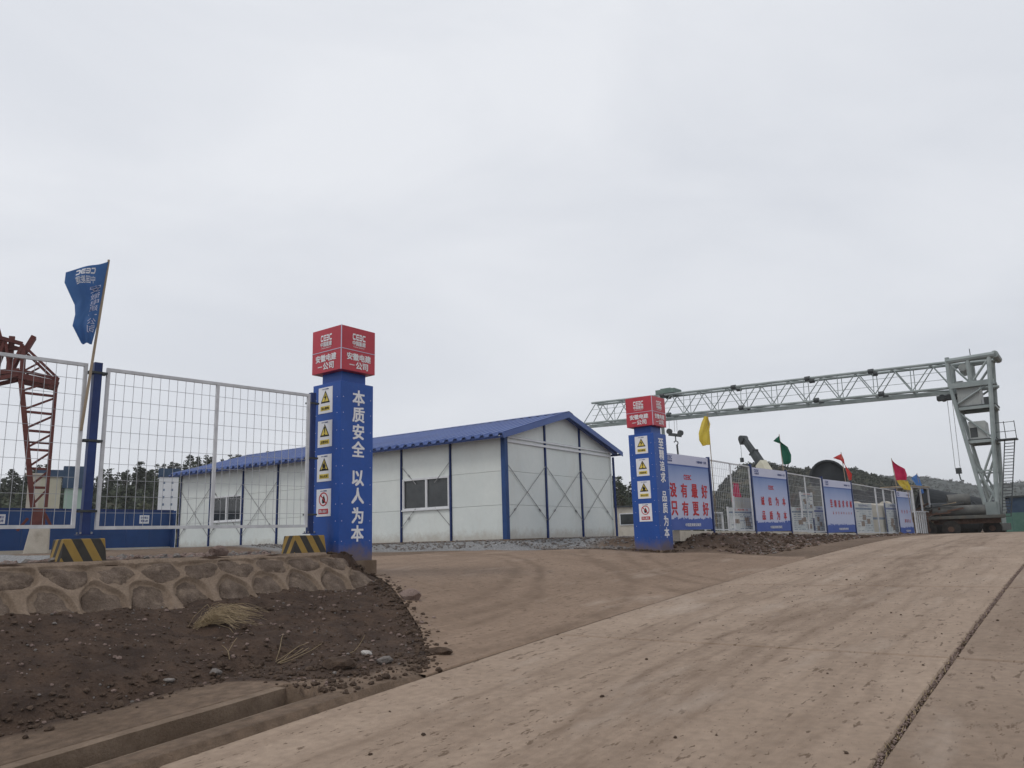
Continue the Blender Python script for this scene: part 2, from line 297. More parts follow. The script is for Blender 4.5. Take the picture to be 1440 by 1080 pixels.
def tag(o, label=None, cat=None, group=None, kind=None):
    if label: o['label'] = label
    if cat: o['category'] = cat
    if group: o['group'] = group
    if kind: o['kind'] = kind
    return o
def thing(name, label, cat, loc=(0, 0, 0), rz=0.0, group=None):
    o = bpy.data.objects.new(name, None); COL.objects.link(o); o.location = loc; o.rotation_euler = (0, 0, rz); o.empty_display_size = .3
    return tag(o, label, cat, group)
def copy_tree(o, parent=None):
    c = o.copy(); COL.objects.link(c)
    if parent: c.parent = parent
    for ch in list(o.children): copy_tree(ch, c)
    return c
def grid_mesh(name, X, Y, Z, mat, smooth=True, attrs=None):
    ny, nx = X.shape
    v = np.stack([X, Y, Z], -1).reshape(-1, 3)
    i = np.arange(nx * ny).reshape(ny, nx)
    f = np.stack([i[:-1, :-1], i[:-1, 1:], i[1:, 1:], i[1:, :-1]], -1).reshape(-1, 4)
    m = bpy.data.meshes.new(name); m.vertices.add(len(v)); m.vertices.foreach_set('co', v.ravel())
    m.loops.add(f.size); m.loops.foreach_set('vertex_index', f.ravel().astype(np.int32))
    m.polygons.add(len(f)); m.polygons.foreach_set('loop_start', (np.arange(len(f)) * 4).astype(np.int32))
    m.polygons.foreach_set('loop_total', np.full(len(f), 4, np.int32))
    m.update(calc_edges=True)
    m.polygons.foreach_set('use_smooth', [smooth] * len(f))
    if mat: m.materials.append(MT[mat] if isinstance(mat, str) else mat)
    for k, a in (attrs or {}).items():
        at = m.attributes.new(k, 'FLOAT', 'POINT'); at.data.foreach_set('value', a.ravel().astype(np.float32))
    return m
def link(name, mesh, parent=None):
    o = bpy.data.objects.new(name, mesh); COL.objects.link(o)
    if parent: o.parent = parent
    return o

# text: flat printed lettering as thin meshes
_tc = {}
def _logo():                                                # block monogram: C, E, mirrored E, C with rounded ends
    V = []; F = []; w = .24
    def q(x0, x1, y0, y1):
        b = len(V); V.extend([(x0, y0), (x1, y0), (x1, y1), (x0, y1)]); F.append((b, b + 1, b + 2, b + 3))
    def letter(x, kind):
        W = 1.0; ch = .16
        for top in (0, 1):
            y0, y1 = (1 - w, 1) if top else (0, w); b = len(V)
            left = kind in 'CE'
            pts = [(x + (ch if left else 0), y0 if top else y0), (x + W - (0 if left else ch), y0), (x + W, y1), (x, y1)] if not top else [(x, y0), (x + W, y0), (x + W - (0 if left else ch), y1), (x + (ch if left else 0), y1)]
            V.extend(pts); F.append((b, b + 1, b + 2, b + 3))
        if kind in 'CE': q(x, x + w, w, 1 - w)
        else: q(x + W - w, x + W, w, 1 - w)
        if kind == 'E': q(x + w + .06, x + W, .5 - w * .42, .5 + w * .42)
        if kind == 'M': q(x, x + W - w - .06, .5 - w * .42, .5 + w * .42)
    for k, kd in enumerate('CEMC'): letter(k * 1.14, kd)
    v = np.array(V); lo, hi = v.min(0), v.max(0)
    return v - (lo + hi) / 2, F, hi - lo
_tc['CЄЭC'] = _logo()
def glyphs(s):
    if s in _tc: return _tc[s]
    c = bpy.data.curves.new('print', 'FONT'); c.body = s; c.resolution_u = 2
    o = bpy.data.objects.new('print', c); COL.objects.link(o); bpy.context.view_layer.update()
    m = bpy.data.meshes.new_from_object(o.evaluated_get(bpy.context.evaluated_depsgraph_get()))
    v = np.array([p.co[:2] for p in m.vertices]); f = [tuple(p.vertices) for p in m.polygons]
    bpy.data.objects.remove(o); bpy.data.curves.remove(c); bpy.data.meshes.remove(m)
    lo, hi = v.min(0), v.max(0); v = v - (lo + hi) / 2
    _tc[s] = (v, f, hi - lo); return _tc[s]
def put(mb, s, o, right, up, h, width=None, bold=.02, flip=False, off=.004):
    """print string s centred at o; h = glyph height, optional total width; heavier strokes from shifted layers"""
    v, f, sz = glyphs(s); o = Vector(o); right = Vector(right).normalized(); up = Vector(up).normalized(); n = right.cross(up)
    ky = h if s == '一' else h / max(sz[1], .3)
    kx = (width / sz[0]) if width else ky
    b = bold * ky
    if s == 'CЄЭC': bold = 0
    sh = [(-1, -.7), (1, -.7), (-1, .7), (1, .7), (0, 0)] if bold > .012 else [(0, 0)]
    for q, (sx, sy) in enumerate(sh):
        mb.add([o + right * (p[0] * kx + sx * b) + up * (p[1] * ky + sy * b) + n * (off + .0006 * q) for p in v], f)

# ------------------------------------------------------------------ terrain functions (metres)
def sm(t): t = np.clip(t, 0, 1); return t * t * (3 - 2 * t)
def P(y):
    y = np.clip(y, -12, 28); return -.09 + .0789 * y - .00103 * y * y
def A(x, y):                                                 # road and entrance apron
    p = P(y); tgt = np.maximum(1.10 + .22 * sm((y - 8) / 8), p)
    z = p + (tgt - p) * sm((-5.45 - x) / 5.5)
    return z
_lat = NR.rand(256, 256)
def vn(x, y):
    xi = np.floor(x).astype(int); yi = np.floor(y).astype(int); fx = x - xi; fy = y - yi
    fx = fx * fx * (3 - 2 * fx); fy = fy * fy * (3 - 2 * fy)
    g = lambda a, b: _lat[a & 255, b & 255]
    return (g(xi, yi) * (1 - fx) + g(xi + 1, yi) * fx) * (1 - fy) + (g(xi, yi + 1) * (1 - fx) + g(xi + 1, yi + 1) * fx) * fy
def fbm(x, y, s=1.0, o=4):
    x = np.asarray(x, float) / s; y = np.asarray(y, float) / s; t = 0; a = .5
    for _ in range(o): t = t + a * (vn(x, y) - .5); x = x * 2.03 + 7.1; y = y * 2.03 + 3.7; a *= .5
    return t
END = np.array([(-11.2, 9.35), (-9.9, 9.25), (-9.0, 8.75), (-8.07, 8.1), (-6.78, 7.15), (-6.03, 6.45), (-5.5, 5.75)])  # right-hand end of the bank
def yend(x): return np.interp(x, END[:, 0], END[:, 1])
def bank_profile(x, y):
    p = P(y)
    z = np.where(x > -7.45, p + .05, p + .05 + (np.maximum(.96, p + .24) - p - .05) * np.clip((-7.45 - x) / 2.2, 0, 1) ** .85)
    return np.where(x < -9.85, np.minimum(z + (-9.85 - x) * .9, 1.44), z)
def site(x, y):
    y = np.asarray(y, float); x = np.asarray(x, float)
    s = 1.47 + .1 * sm((y - 13) / 4) + .13 * sm((-16 - x) / 10)
    e = 1.36 + .22 * sm((y - 15.7) / 1.5) * sm((-12.0 - x) / 1.3)
    return s + (e - s) * sm((y - 9.2) / .5) * sm((x + 24) / 4)
def ground(x, y, noise=True):
    x = np.asarray(x, float); y = np.asarray(y, float)
    a = A(x, y)
    # site level behind the entrance
    z = a + (site(x, y) - a) * sm((-11.6 - x) / 2.2) * sm((y - 9.0) / 1.0)
    # rubble bank below the row of boards and the yard behind it
    yard = 1.66 - .0165 * (np.clip(y, 19, 44) - 21)
    w = sm((y - 18.6) / 1.2) * sm((-7.25 - x) / 1.0)
    z = z + (np.maximum(yard - .1, z) - z) * w
    w2 = sm((y - 38) / 6); z = z + (1.2 - z) * w2
    # earth bank and wall top on the left of the entrance
    b = bank_profile(x, y); left = np.where(x < -10.1, site(x, y), b)
    left = np.where(x < -10.05, np.maximum(left, 1.3), left)
    m = sm((yend(x) - y) / .55) * (x < -5.45)
    z = z + (left - z) * m
    if noise:
        n = fbm(x, y, .9, 5) * .17 + fbm(x + 40, y, .26, 5) * .13
        k = m * sm((-6.9 - x) / .8) * np.where(x < -10, .5, 1) + .25 * w
        z = z + n * k + .03 * fbm(x, y, .5, 3) * (x < -11.5)
    return z

# ------------------------------------------------------------------ ground sheet
def axis(segs, lo, hi):
    a = [segs[0][0]]
    for s, e, d in segs: a += list(np.linspace(s, e, max(2, int(round((e - s) / d)) + 1))[1:])
    d = segs[0][2]; l = []; x = a[0]
    while x > lo: d *= 1.35; x -= d; l.append(x)
    d = segs[-1][2]; r = []; x = a[-1]
    while x < hi: d *= 1.35; x += d; r.append(x)
    return np.array(l[::-1] + a + r)
gx = axis([(-34, -11.2, .3), (-11.2, -5.2, .05), (-5.2, 9, .4)], -900, 900)
gy = axis([(-4, 0, .2), (0, 9.6, .05), (9.6, 27, .25), (27, 60, .7)], -900, 900)
GX, GY = np.meshgrid(gx, gy)
GZ = ground(GX, GY)
under = (GX > -5.5) & (GX < 3.2) & (GY < 40.2) & (GY > -8)
GZ = np.where(under, GZ - .05, GZ)
apr = (sm((GY - yend(GX) + .1) / .05) > .5) & (GX <= -5.4) & (GX > -13.2) & (GY < 18.2)
GZ = np.where(apr, A(GX, GY) + (site(GX, GY) - A(GX, GY)) * sm((-11.6 - GX) / 2.2) - .03, GZ)
chan = (GX > -6.42) & (GX < -5.75) & (GY < 4.85) & (GY > -8)
GZ = np.where(chan, P(GY) - .55, GZ)
# where loose grey chippings lie: along the foot of the building, in front of the low wall, far left yard
gn = fbm(GX, GY, .6, 4) * .9
w_gr = sm((GY - 15.4 + gn) / .5) * sm((GY * 0 - 11.3 - GX + gn) / .5) + sm((-11.0 - GX + gn) / .4) * sm((9.4 - GY) / .3)
w_gr = np.clip(w_gr, 0, 1)
w_bank = sm((yend(GX) + .3 - GY) / .4) * sm((-7.22 + 1.4 * sm((GY - 4.4) / 1.0) - GX + gn * .35) / .2) * sm((GX + 11.2) / .4)
w_bank = np.maximum(w_bank, .8 * sm((GY - 18.6) / .8) * sm((-6.9 - GX + gn * .5) / .5) * sm((GX + 12) / 1.0))
def ground_mat():
    m = M('ground_earth', (.135, .092, .062), (.205, .145, .102), scale=.7, detail=8, rough=.95, bump=1.8, bscale=16, fine=.25)
    t = m.node_tree; N = t.nodes; L = t.links; b = N['Principled BSDF']; prev = b.inputs['Base Color'].links[0].from_socket
    pos = N.new('ShaderNodeNewGeometry').outputs['Position']
    def layer(attr, c1, c2, scale, lo, hi, prev):
        at = N.new('ShaderNodeAttribute'); at.attribute_name = attr
        n = N.new('ShaderNodeTexNoise'); n.inputs['Scale'].default_value = scale; n.inputs['Detail'].default_value = 8; n.inputs['Roughness'].default_value = .7; L.new(pos, n.inputs['Vector'])
        r = N.new('ShaderNodeMapRange'); r.inputs[1].default_value = lo; r.inputs[2].default_value = hi; L.new(n.outputs[0], r.inputs[0])
        c = N.new('ShaderNodeMix'); c.data_type = 'RGBA'; c.inputs[6].default_value = (*c1, 1); c.inputs[7].default_value = (*c2, 1); L.new(r.outputs[0], c.inputs[0])
        x = N.new('ShaderNodeMix'); x.data_type = 'RGBA'; L.new(at.outputs['Fac'], x.inputs[0]); L.new(prev, x.inputs[6]); L.new(c.outputs[2], x.inputs[7]); return x.outputs[2]
    prev = layer('w_bank', (.045, .028, .02), (.098, .062, .042), 3.2, .36, .66, prev)
    prev = layer('w_gravel', (.15, .15, .15), (.36, .355, .35), 22, .38, .62, prev)
    L.new(prev, b.inputs['Base Color']); return m
g = link('ground', grid_mesh('ground', GX, GY, GZ, ground_mat(), attrs={'w_bank': w_bank, 'w_gravel': w_gr})); g['kind'] = 'structure'

# ------------------------------------------------------------------ road slabs and apron
road = bpy.data.objects.new('road', None); COL.objects.link(road); road['kind'] = 'structure'
def slab(x0, x1, y0, y1, mat, parent):
    nx = max(2, int((x1 - x0) / .4)); ny = max(3, int((y1 - y0) / (.25 if y0 < 12 else .6)))
    xs = np.linspace(x0, x1, nx + 1); ys = np.linspace(y0, y1, ny + 1)
    xs = np.concatenate([[x0, x0, x0 + .012], xs[1:-1], [x1 - .012, x1, x1]]); ys = np.concatenate([[y0, y0, y0 + .012], ys[1:-1], [y1 - .012, y1, y1]])
    X, Y = np.meshgrid(xs, ys)
    # ragged edges: chipped arrises
    wob = .012 * fbm(X * 3, Y * 3, .5, 3)
    X = X + np.where(np.abs(X - x0) < .02, wob, 0) + np.where(np.abs(X - x1) < .02, wob, 0)
    Z = P(Y) + .004 * fbm(X, Y, 1.2, 2)
    edge = np.zeros_like(Z); edge[0, :] = edge[-1, :] = 1; edge[:, 0] = edge[:, -1] = 1
    edge2 = np.zeros_like(Z); edge2[1, 1:-1] = edge2[-2, 1:-1] = 1; edge2[1:-1, 1] = edge2[1:-1, -2] = 1
    Z = Z - edge * .09 - edge2 * .012
    link('slab', grid_mesh('slab', X, Y, Z, mat, smooth=False), parent)
ys = [-6.85 + 4.93 * k for k in range(10)]; ys = [y + (7.95 - (-6.85 + 4.93 * 3)) for y in ys]
for k in range(9):
    slab(-5.44, -1.272, ys[k] + .026, ys[k + 1] - .018, 'slab', road)
    slab(-1.228, 3.0, ys[k] + .026, ys[k + 1] - .026, 'slab2', road)
# the entrance apron: one sheet, cut along the end of the bank
rows = []
ay = np.concatenate([np.linspace(5.75, 10, 60), np.linspace(10.1, 18.0, 40)])
Xa = []; Ya = []; Za = []
for y in ay:
    # left limit: bank end curve (inverse), then the gravel edge
    if y < END[0, 1]: xl = np.interp(y, END[::-1, 1], END[::-1, 0]) - .12
    else: xl = -13.0 + .25 * float(fbm(y, 3.3, 1.5, 3))
    if y < 9.3: xl = max(xl, -9.95)
    t = np.linspace(0, 1, 46); x = xl + (-5.49 - xl) * t
    Xa.append(x); Ya.append(np.full(46, y)); Za.append(A(x, y) + (site(x, y) - A(x, y)) * sm((-11.6 - x) / 2.2) + .004 + .01 * fbm(x, y, 1.2, 3))
Xa, Ya, Za = map(np.array, (Xa, Ya, Za))
yl = 15.9 + .35 * fbm(Xa, Ya * 0, .8, 4); yl = yl + sm((Xa + 12.2) / 2.0) * .9 + sm((Xa + 9.0) / 1.2) * 1.6
keep = np.minimum(Ya, np.where(Ya > 13, yl, 99)); Ya = np.where(Ya > 13, 13 + (Ya - 13) / 5.0 * (yl - 13), Ya)
Za = A(Xa, Ya) + (site(Xa, Ya) - A(Xa, Ya)) * sm((-11.6 - Xa) / 2.2) + .006 + .01 * fbm(Xa, Ya, 1.2, 3)
Za[:, -1] -= .02
ap = link('apron', grid_mesh('apron', Xa, Ya, Za, 'apron')); ap['kind'] = 'structure'

# drainage channel: concrete trough beside the road, its open end visible
dr = MB(); ysd = np.linspace(-6, 4.72, 30)
prof = [(-7.28, -.2), (-7.28, .035), (-6.30, .05), (-6.29, -.33), (-6.00, -.33), (-5.985, -.012), (-5.62, -.012), (-5.62, -.2)]
vs = []
for y in ysd:
    for x, z in prof: vs.append((x + .012 * float(fbm(y * 2, x, .5, 3)), y, float(P(y)) + z + .012 * float(fbm(y, x * 5, .4, 3))))
n = len(prof); fs = [(i * n + k, (i + 1) * n + k, (i + 1) * n + k + 1, i * n + k + 1) for i in range(len(ysd) - 1) for k in range(n - 1)]
fs.append(((len(ysd) - 1) * n + 3, (len(ysd) - 1) * n + 2, (len(ysd) - 1) * n + 5, (len(ysd) - 1) * n + 4))
dr.add(vs, fs)
d_ = dr.build('drainage_channel', 'conc'); d_['kind'] = 'structure'

# ------------------------------------------------------------------ stones: shared rock shapes
def rock_data(seed, flat=.7, sub=1, jag=.35):
    r = np.random.RandomState(seed); t = (1 + 5 ** .5) / 2
    v = np.array([(-1, t, 0), (1, t, 0), (-1, -t, 0), (1, -t, 0), (0, -1, t), (0, 1, t), (0, -1, -t), (0, 1, -t), (t, 0, -1), (t, 0, 1), (-t, 0, -1), (-t, 0, 1)], float)
    f = [(0, 11, 5), (0, 5, 1), (0, 1, 7), (0, 7, 10), (0, 10, 11), (1, 5, 9), (5, 11, 4), (11, 10, 2), (10, 7, 6), (7, 1, 8), (3, 9, 4), (3, 4, 2), (3, 2, 6), (3, 6, 8), (3, 8, 9), (4, 9, 5), (2, 4, 11), (6, 2, 10), (8, 6, 7), (9, 8, 1)]
    v /= np.linalg.norm(v, axis=1)[:, None]
    for _ in range(sub):
        c = {}; vl = list(v); nf = []
        def mid(a, b):
            k = (min(a, b), max(a, b))
            if k not in c: w = vl[a] + vl[b]; vl.append(w / np.linalg.norm(w)); c[k] = len(vl) - 1
            return c[k]
        for a, b, d in f: ab, bd, da = mid(a, b), mid(b, d), mid(d, a); nf += [(a, ab, da), (b, bd, ab), (d, da, bd), (ab, bd, da)]
        v = np.array(vl); f = nf
    v = v * (1 + jag * (r.rand(len(v), 1) - .5))
    for _ in range(4):
        nrm = r.randn(3); nrm /= np.linalg.norm(nrm); dd = v @ nrm; v = v - np.outer(np.maximum(dd - .68, 0), nrm)
    return v * (1, .8, flat), f
ROCK0 = [rock_data(k, .65, 0, .45) for k in range(8)]
ROCK1 = [rock_data(50 + k, .95, 1, .34) for k in range(6)]
def scatter(name, pts, sizes, mat, zf=None, sink=.25):
    V = []; F = []; b = 0
    for (x, y), s in zip(pts, sizes):
        v, f = ROCK0[rng.randrange(8)]; a = rng.random() * 6.28; c, d = math.cos(a), math.sin(a)
        w = np.stack([v[:, 0] * c - v[:, 1] * d, v[:, 0] * d + v[:, 1] * c, v[:, 2]], 1) * s * np.array([1, rng.uniform(.7, 1.1), rng.uniform(.7, 1.2)])
        w += (x, y, float(zf(x, y)) + s * sink); V.append(w); F.append(np.array(f) + b); b += len(w)
    V = np.concatenate(V); F = np.concatenate(F)
    m = bpy.data.meshes.new(name); m.from_pydata(V.tolist(), [], F.tolist()); m.materials.append(MT[mat])
    o = link(name, m); o['kind'] = 'stuff'; return o
def pick(n, fn):
    out = []
    while len(out) < n:
        p = fn()
        if p: out.append(p)
    return out
gz = lambda x, y: ground(x, y)
# pebbles on the bank
pts = pick(1500, lambda: (lambda x, y: (x, y) if y < float(yend(x)) + .25 else None)(rng.uniform(-9.7, -5.8), rng.uniform(0.3, 9.3)))
pts = [p for p in pts if not (-7.3 < p[0] < -5.6 and p[1] < 4.9)]
h = len(pts) // 3
scatter('pebbles', pts[:h], [abs(rng.gauss(.006, .008)) + .004 for _ in pts[:h]], 'rock', gz)
scatter('pebbles', pts[h:2 * h], [abs(rng.gauss(.014, .012)) + .006 for _ in pts[h:2 * h]], 'rock_brown', gz)
scatter('soil_clods', pts[2 * h:], [abs(rng.gauss(.012, .014)) + .007 for _ in pts[2 * h:]], 'clod', gz)
pts = pick(5200, lambda: (lambda x, y: (x, y) if y < float(yend(x)) + .15 and not (-7.4 < x < -5.6 and y < 4.9) else None)(rng.uniform(-9.8, -5.7), rng.uniform(0.3, 9.3)))
scatter('soil_crumbs', pts, [.004 + .012 * rng.random() ** 3 + .02 * rng.random() ** 14 for _ in pts], 'clod', gz)
# broken clods along the edge of the apron and at the bank foot
ed = []
for _ in range(420):
    x = rng.uniform(-9.6, -5.6); y = float(yend(x)) + rng.gauss(-.14, .11); ed.append((x, y))
for _ in range(420): ed.append((rng.gauss(-7.5, .16), rng.uniform(0.5, 6.2)))
for _ in range(300): ed.append((rng.uniform(-7.2, -5.5), rng.uniform(4.75, 6.2)))
scatter('soil_clods', ed, [abs(rng.gauss(.012, .017)) + .006 for _ in ed], 'clod', gz)
# chippings beside the building and the gate
pts = pick(5200, lambda: (lambda x, y: (x, y) if (y > 16.1 + .3 * float(fbm(x, y, .8, 2)) - (0 if x < -11.5 else -1.6)) and (x < -13.2 or y > 17.9) or x > -13.2 and y > 17.2 else None)(rng.uniform(-24, -9.8), rng.uniform(15.7, 24)))
pts = [p for p in pts if not (p[0] < -13.5 and p[1] > 17.7)]
scatter('gravel', pts, [abs(rng.gauss(.028, .014)) + .01 for _ in pts], 'rock', gz)
# rubble along the top of the wall
pts = [(rng.uniform(-13.5, -10.95), rng.uniform(-1, 8.6)) for _ in range(1500)]
scatter('rubble', pts[:900], [abs(rng.gauss(.03, .02)) + .015 for _ in pts[:900]], 'rock_brown', gz)
scatter('rubble', pts[900:], [abs(rng.gauss(.03, .02)) + .015 for _ in pts[900:]], 'rock', gz)
# rubble on the low bank below the boards
pts = [(rng.uniform(-9.4, -6.6), rng.uniform(18.7, 42)) for _ in range(5200)]
scatter('rubble', pts[:1800], [abs(rng.gauss(.014, .022)) + .012 for _ in pts[:1800]], 'rock_brown', gz)
scatter('rubble', pts[1800:2600], [abs(rng.gauss(.014, .02)) + .012 for _ in pts[1800:2600]], 'rock', gz)
scatter('soil_clods', pts[2600:], [abs(rng.gauss(.02, .03)) + .012 for _ in pts[2600:]], 'clod', gz)
# soil gathered at the foot of both pillars and the fence footings
pts = []
for cx, cy, w in ((-8.86, 17.66, .8), (-10.26, 8.67, .8)):
    for _ in range(160):
        t = rng.uniform(0, 2); e = abs(rng.gauss(.07, .1)); pts.append((cx + e, cy + (t - 1) * w) if t > 1 else (cx - t * w, cy - e))
scatter('soil_clods', pts, [abs(rng.gauss(.012, .014)) + .006 for _ in pts], 'clod', gz)
# small loose bits on the road and apron
pts = [(rng.uniform(-5.3, 2.5), rng.uniform(2.5, 18)) for _ in range(260)]
scatter('road_grit', pts, [abs(rng.gauss(.005, .006)) + .003 for _ in pts], 'clod', lambda x, y: P(y))

def rock(label, x, y, s, mat, sc=(1, 1, 1), seed=0, rz=0, dz=.5, name='rock', cat='rock', group=None, z=None):
    v, f = ROCK1[seed % 6]; mb = MB(); mb.add((v * s * np.array(sc)).tolist(), f)
    o = mb.build(name, mat, smooth=False); o.location = (x, y, (float(ground(x, y)) if z is None else z) + s * sc[2] * dz); o.rotation_euler = (0, 0, rz)
    return tag(o, label, cat, group)
#ROCKS

# ------------------------------------------------------------------ stone pitched wall
wall = thing('stone_retaining_wall', 'sloping retaining wall of recessed stones in brown mortar below the fence', 'retaining wall', (-10.1, 0, 1.49))
ca, sa = math.cos(R(45)), math.sin(R(45))
polys = []
pr = random.Random(3)
for i in range(-8, 18):
    a0 = .585 * i + .18; j = lambda s=.04: pr.uniform(-s, s)
    up_ = [(-.36, .12), (-.02, .09), (.32, .12), (.37, .27), (.24, .45), (.02, .51), (-.2, .45), (-.37, .27)]
    lo_ = [(-.29, 1.15), (-.30, .78), (-.17, .60), (0, .50), (.17, .58), (.31, .76), (.30, 1.15)]
    polys.append(np.array([(a0 + x * .72 + j(), y * .75 + j()) for x, y in up_])); polys.append(np.array([(a0 + .293 + x * .76 + j(), y * .75 + j()) for x, y in lo_]))
def chaikin(p, n=2):
    for _ in range(n):
        q = np.roll(p, -1, 0); p = np.stack([.75 * p + .25 * q, .25 * p + .75 * q], 1).reshape(-1, 2)
    return p
polys = [chaikin(p.mean(0) + (p - p.mean(0)) * (1.07, 1.1)) for p in polys]
def inside_dist(Pn, poly):
    q = np.roll(poly, -1, 0); d = np.full(len(Pn), 1e9); ins = np.zeros(len(Pn), bool)
    for a, b in zip(poly, q):
        e = b - a; w = Pn - a; t = np.clip((w @ e) / (e @ e), 0, 1); d = np.minimum(d, np.linalg.norm(w - t[:, None] * e, axis=1))
        c = ((a[1] > Pn[:, 1]) != (b[1] > Pn[:, 1])) & (Pn[:, 0] < (b[0] - a[0]) * (Pn[:, 1] - a[1]) / ((b[1] - a[1]) or 1e-9) + a[0]); ins ^= c
    return np.where(ins, d, -d)
na, nb = 900, 66
aa = np.linspace(-4, 8.32, na); bb = np.linspace(0, .88, nb)
Ag, Bg = np.meshgrid(aa, bb)
Ag2 = Ag + np.clip((Ag - 5.5) / 2.8, 0, 1) * Bg * .95        # the end runs out at a slant
Pn = np.stack([Ag2.ravel(), Bg.ravel()], 1); sdist = np.full(len(Pn), -9.)
for p in polys:
    mk = (Pn[:, 0] > p[:, 0].min() - .05) & (Pn[:, 0] < p[:, 0].max() + .05)
    sdist[mk] = np.maximum(sdist[mk], inside_dist(Pn[mk], p))
sdist = sdist.reshape(Ag.shape)
hgt = -.05 * sm((sdist + .026) / .016) + .012 * fbm(Ag2, Bg, .15, 4) + .03 * fbm(Ag2, Bg, .6, 2)
hgt += -.05 * (1 - sm(Bg / .06))
wx = Bg * ca + hgt * sa; wz = -Bg * sa + hgt * ca
# top bed of mortar behind the edge, and buried toe
topx = np.stack([np.full(na, -.55), np.full(na, -.3), np.full(na, -.06)]); topz = np.stack([np.full(na, -.03), .012 * fbm(aa, aa * 0, .4, 3), np.full(na, .0) + .02 * fbm(aa, aa * 0 + 5, .3, 3)])
X_ = np.concatenate([topx, wx]); Y_ = np.concatenate([np.stack([aa] * 3), Ag2]); Z_ = np.concatenate([topz, wz])
X_ = np.concatenate([X_, X_[:, -1:] - 0.0], 1); Y_ = np.concatenate([Y_, Y_[:, -1:] + .02], 1); Z_ = np.concatenate([Z_, Z_[:, -1:] - .6], 1)
link('mortar', grid_mesh('mortar', X_[:, ::-1], Y_[:, ::-1], Z_[:, ::-1], 'mortar'), wall)
for k, p in enumerate(polys):
    c = p.mean(0)
    if c[0] > 8.9 or c[0] < -3.6: continue
    rings = [1.0, .93, .8, .6, .35]; V = []; F = []; m_ = len(p)
    for r_ in rings:
        for q in p:
            b = c + (q - c) * r_; b[1] = min(b[1], .88)
            hh = -.058 + .05 * (1 - r_ ** 2.5) ** .6 + .06 * float(fbm(b[0] * 1.3, b[1] * 1.3, .13, 5)) - .015 + .05 * float(fbm(b[0], b[1] + k, .3, 2))
            V.append((b[1] * ca + hh * sa, b[0], -b[1] * sa + hh * ca))
    hh = -.02 + .03 * float(fbm(c[0], c[1] + k, .2, 3)); V.append((c[1] * ca + hh * sa, c[0], -c[1] * sa + hh * ca))
    for r_ in range(len(rings) - 1):
        for q in range(m_): F.append((r_ * m_ + q, r_ * m_ + (q + 1) % m_, (r_ + 1) * m_ + (q + 1) % m_, (r_ + 1) * m_ + q))
    for q in range(m_): F.append(((len(rings) - 1) * m_ + q, (len(rings) - 1) * m_ + (q + 1) % m_, len(V) - 1))
    mb = MB(); mb.add(V, F); mb.build('stone', 'stone', wall, smooth=True)

#NEXT
# ------------------------------------------------------------------ gate pillars
def warning_triangle(mb_y, mb_k, cx, cz, w, y, kind):
    h = w * .9
    def tri(s, yy, mb): mb.add([(cx - s * w / 2, yy, cz - s * h * .42), (cx + s * w / 2, yy, cz - s * h * .42), (cx, yy, cz + s * h * .58)], [(0, 1, 2)])
    tri(1.0, y - .002, mb_k); tri(.72, y - .004, mb_y)
    yk = y - .006
    if kind == 'bolt':
        mb_k.add([(cx + .01, yk, cz + .08), (cx - .035, yk, cz - .005), (cx - .002, yk, cz - .002), (cx - .02, yk, cz - .085), (cx + .04, yk, cz + .022), (cx + .006, yk, cz + .018)], [(0, 1, 2, 5), (2, 3, 4, 5)])
    elif kind == 'mark':
        mb_k.add([(cx - .017, yk, cz + .075), (cx - .01, yk, cz - .03), (cx + .01, yk, cz - .03), (cx + .017, yk, cz + .075)], [(0, 1, 2, 3)])
        mb_k.add([(cx - .014, yk, cz - .045), (cx - .014, yk, cz - .072), (cx + .014, yk, cz - .072), (cx + .014, yk, cz - .045)], [(0, 1, 2, 3)])
    else:
        mb_k.add([(cx - .05, yk, cz - .07), (cx + .05, yk, cz - .07), (cx + .055, yk, cz - .055), (cx - .055, yk, cz - .055)], [(0, 1, 2, 3)])
        mb_k.add([(cx - .035, yk, cz - .05), (cx + .035, yk, cz - .05), (cx + .045, yk, cz - .01), (cx + .022, yk, cz + .02), (cx + .012, yk, cz + .07), (cx - .015, yk, cz + .02), (cx - .03, yk, cz + .04), (cx - .045, yk, cz - .01)], [(0, 1, 7), (1, 2, 3), (1, 3, 5), (1, 5, 7), (3, 4, 5), (5, 6, 7)])
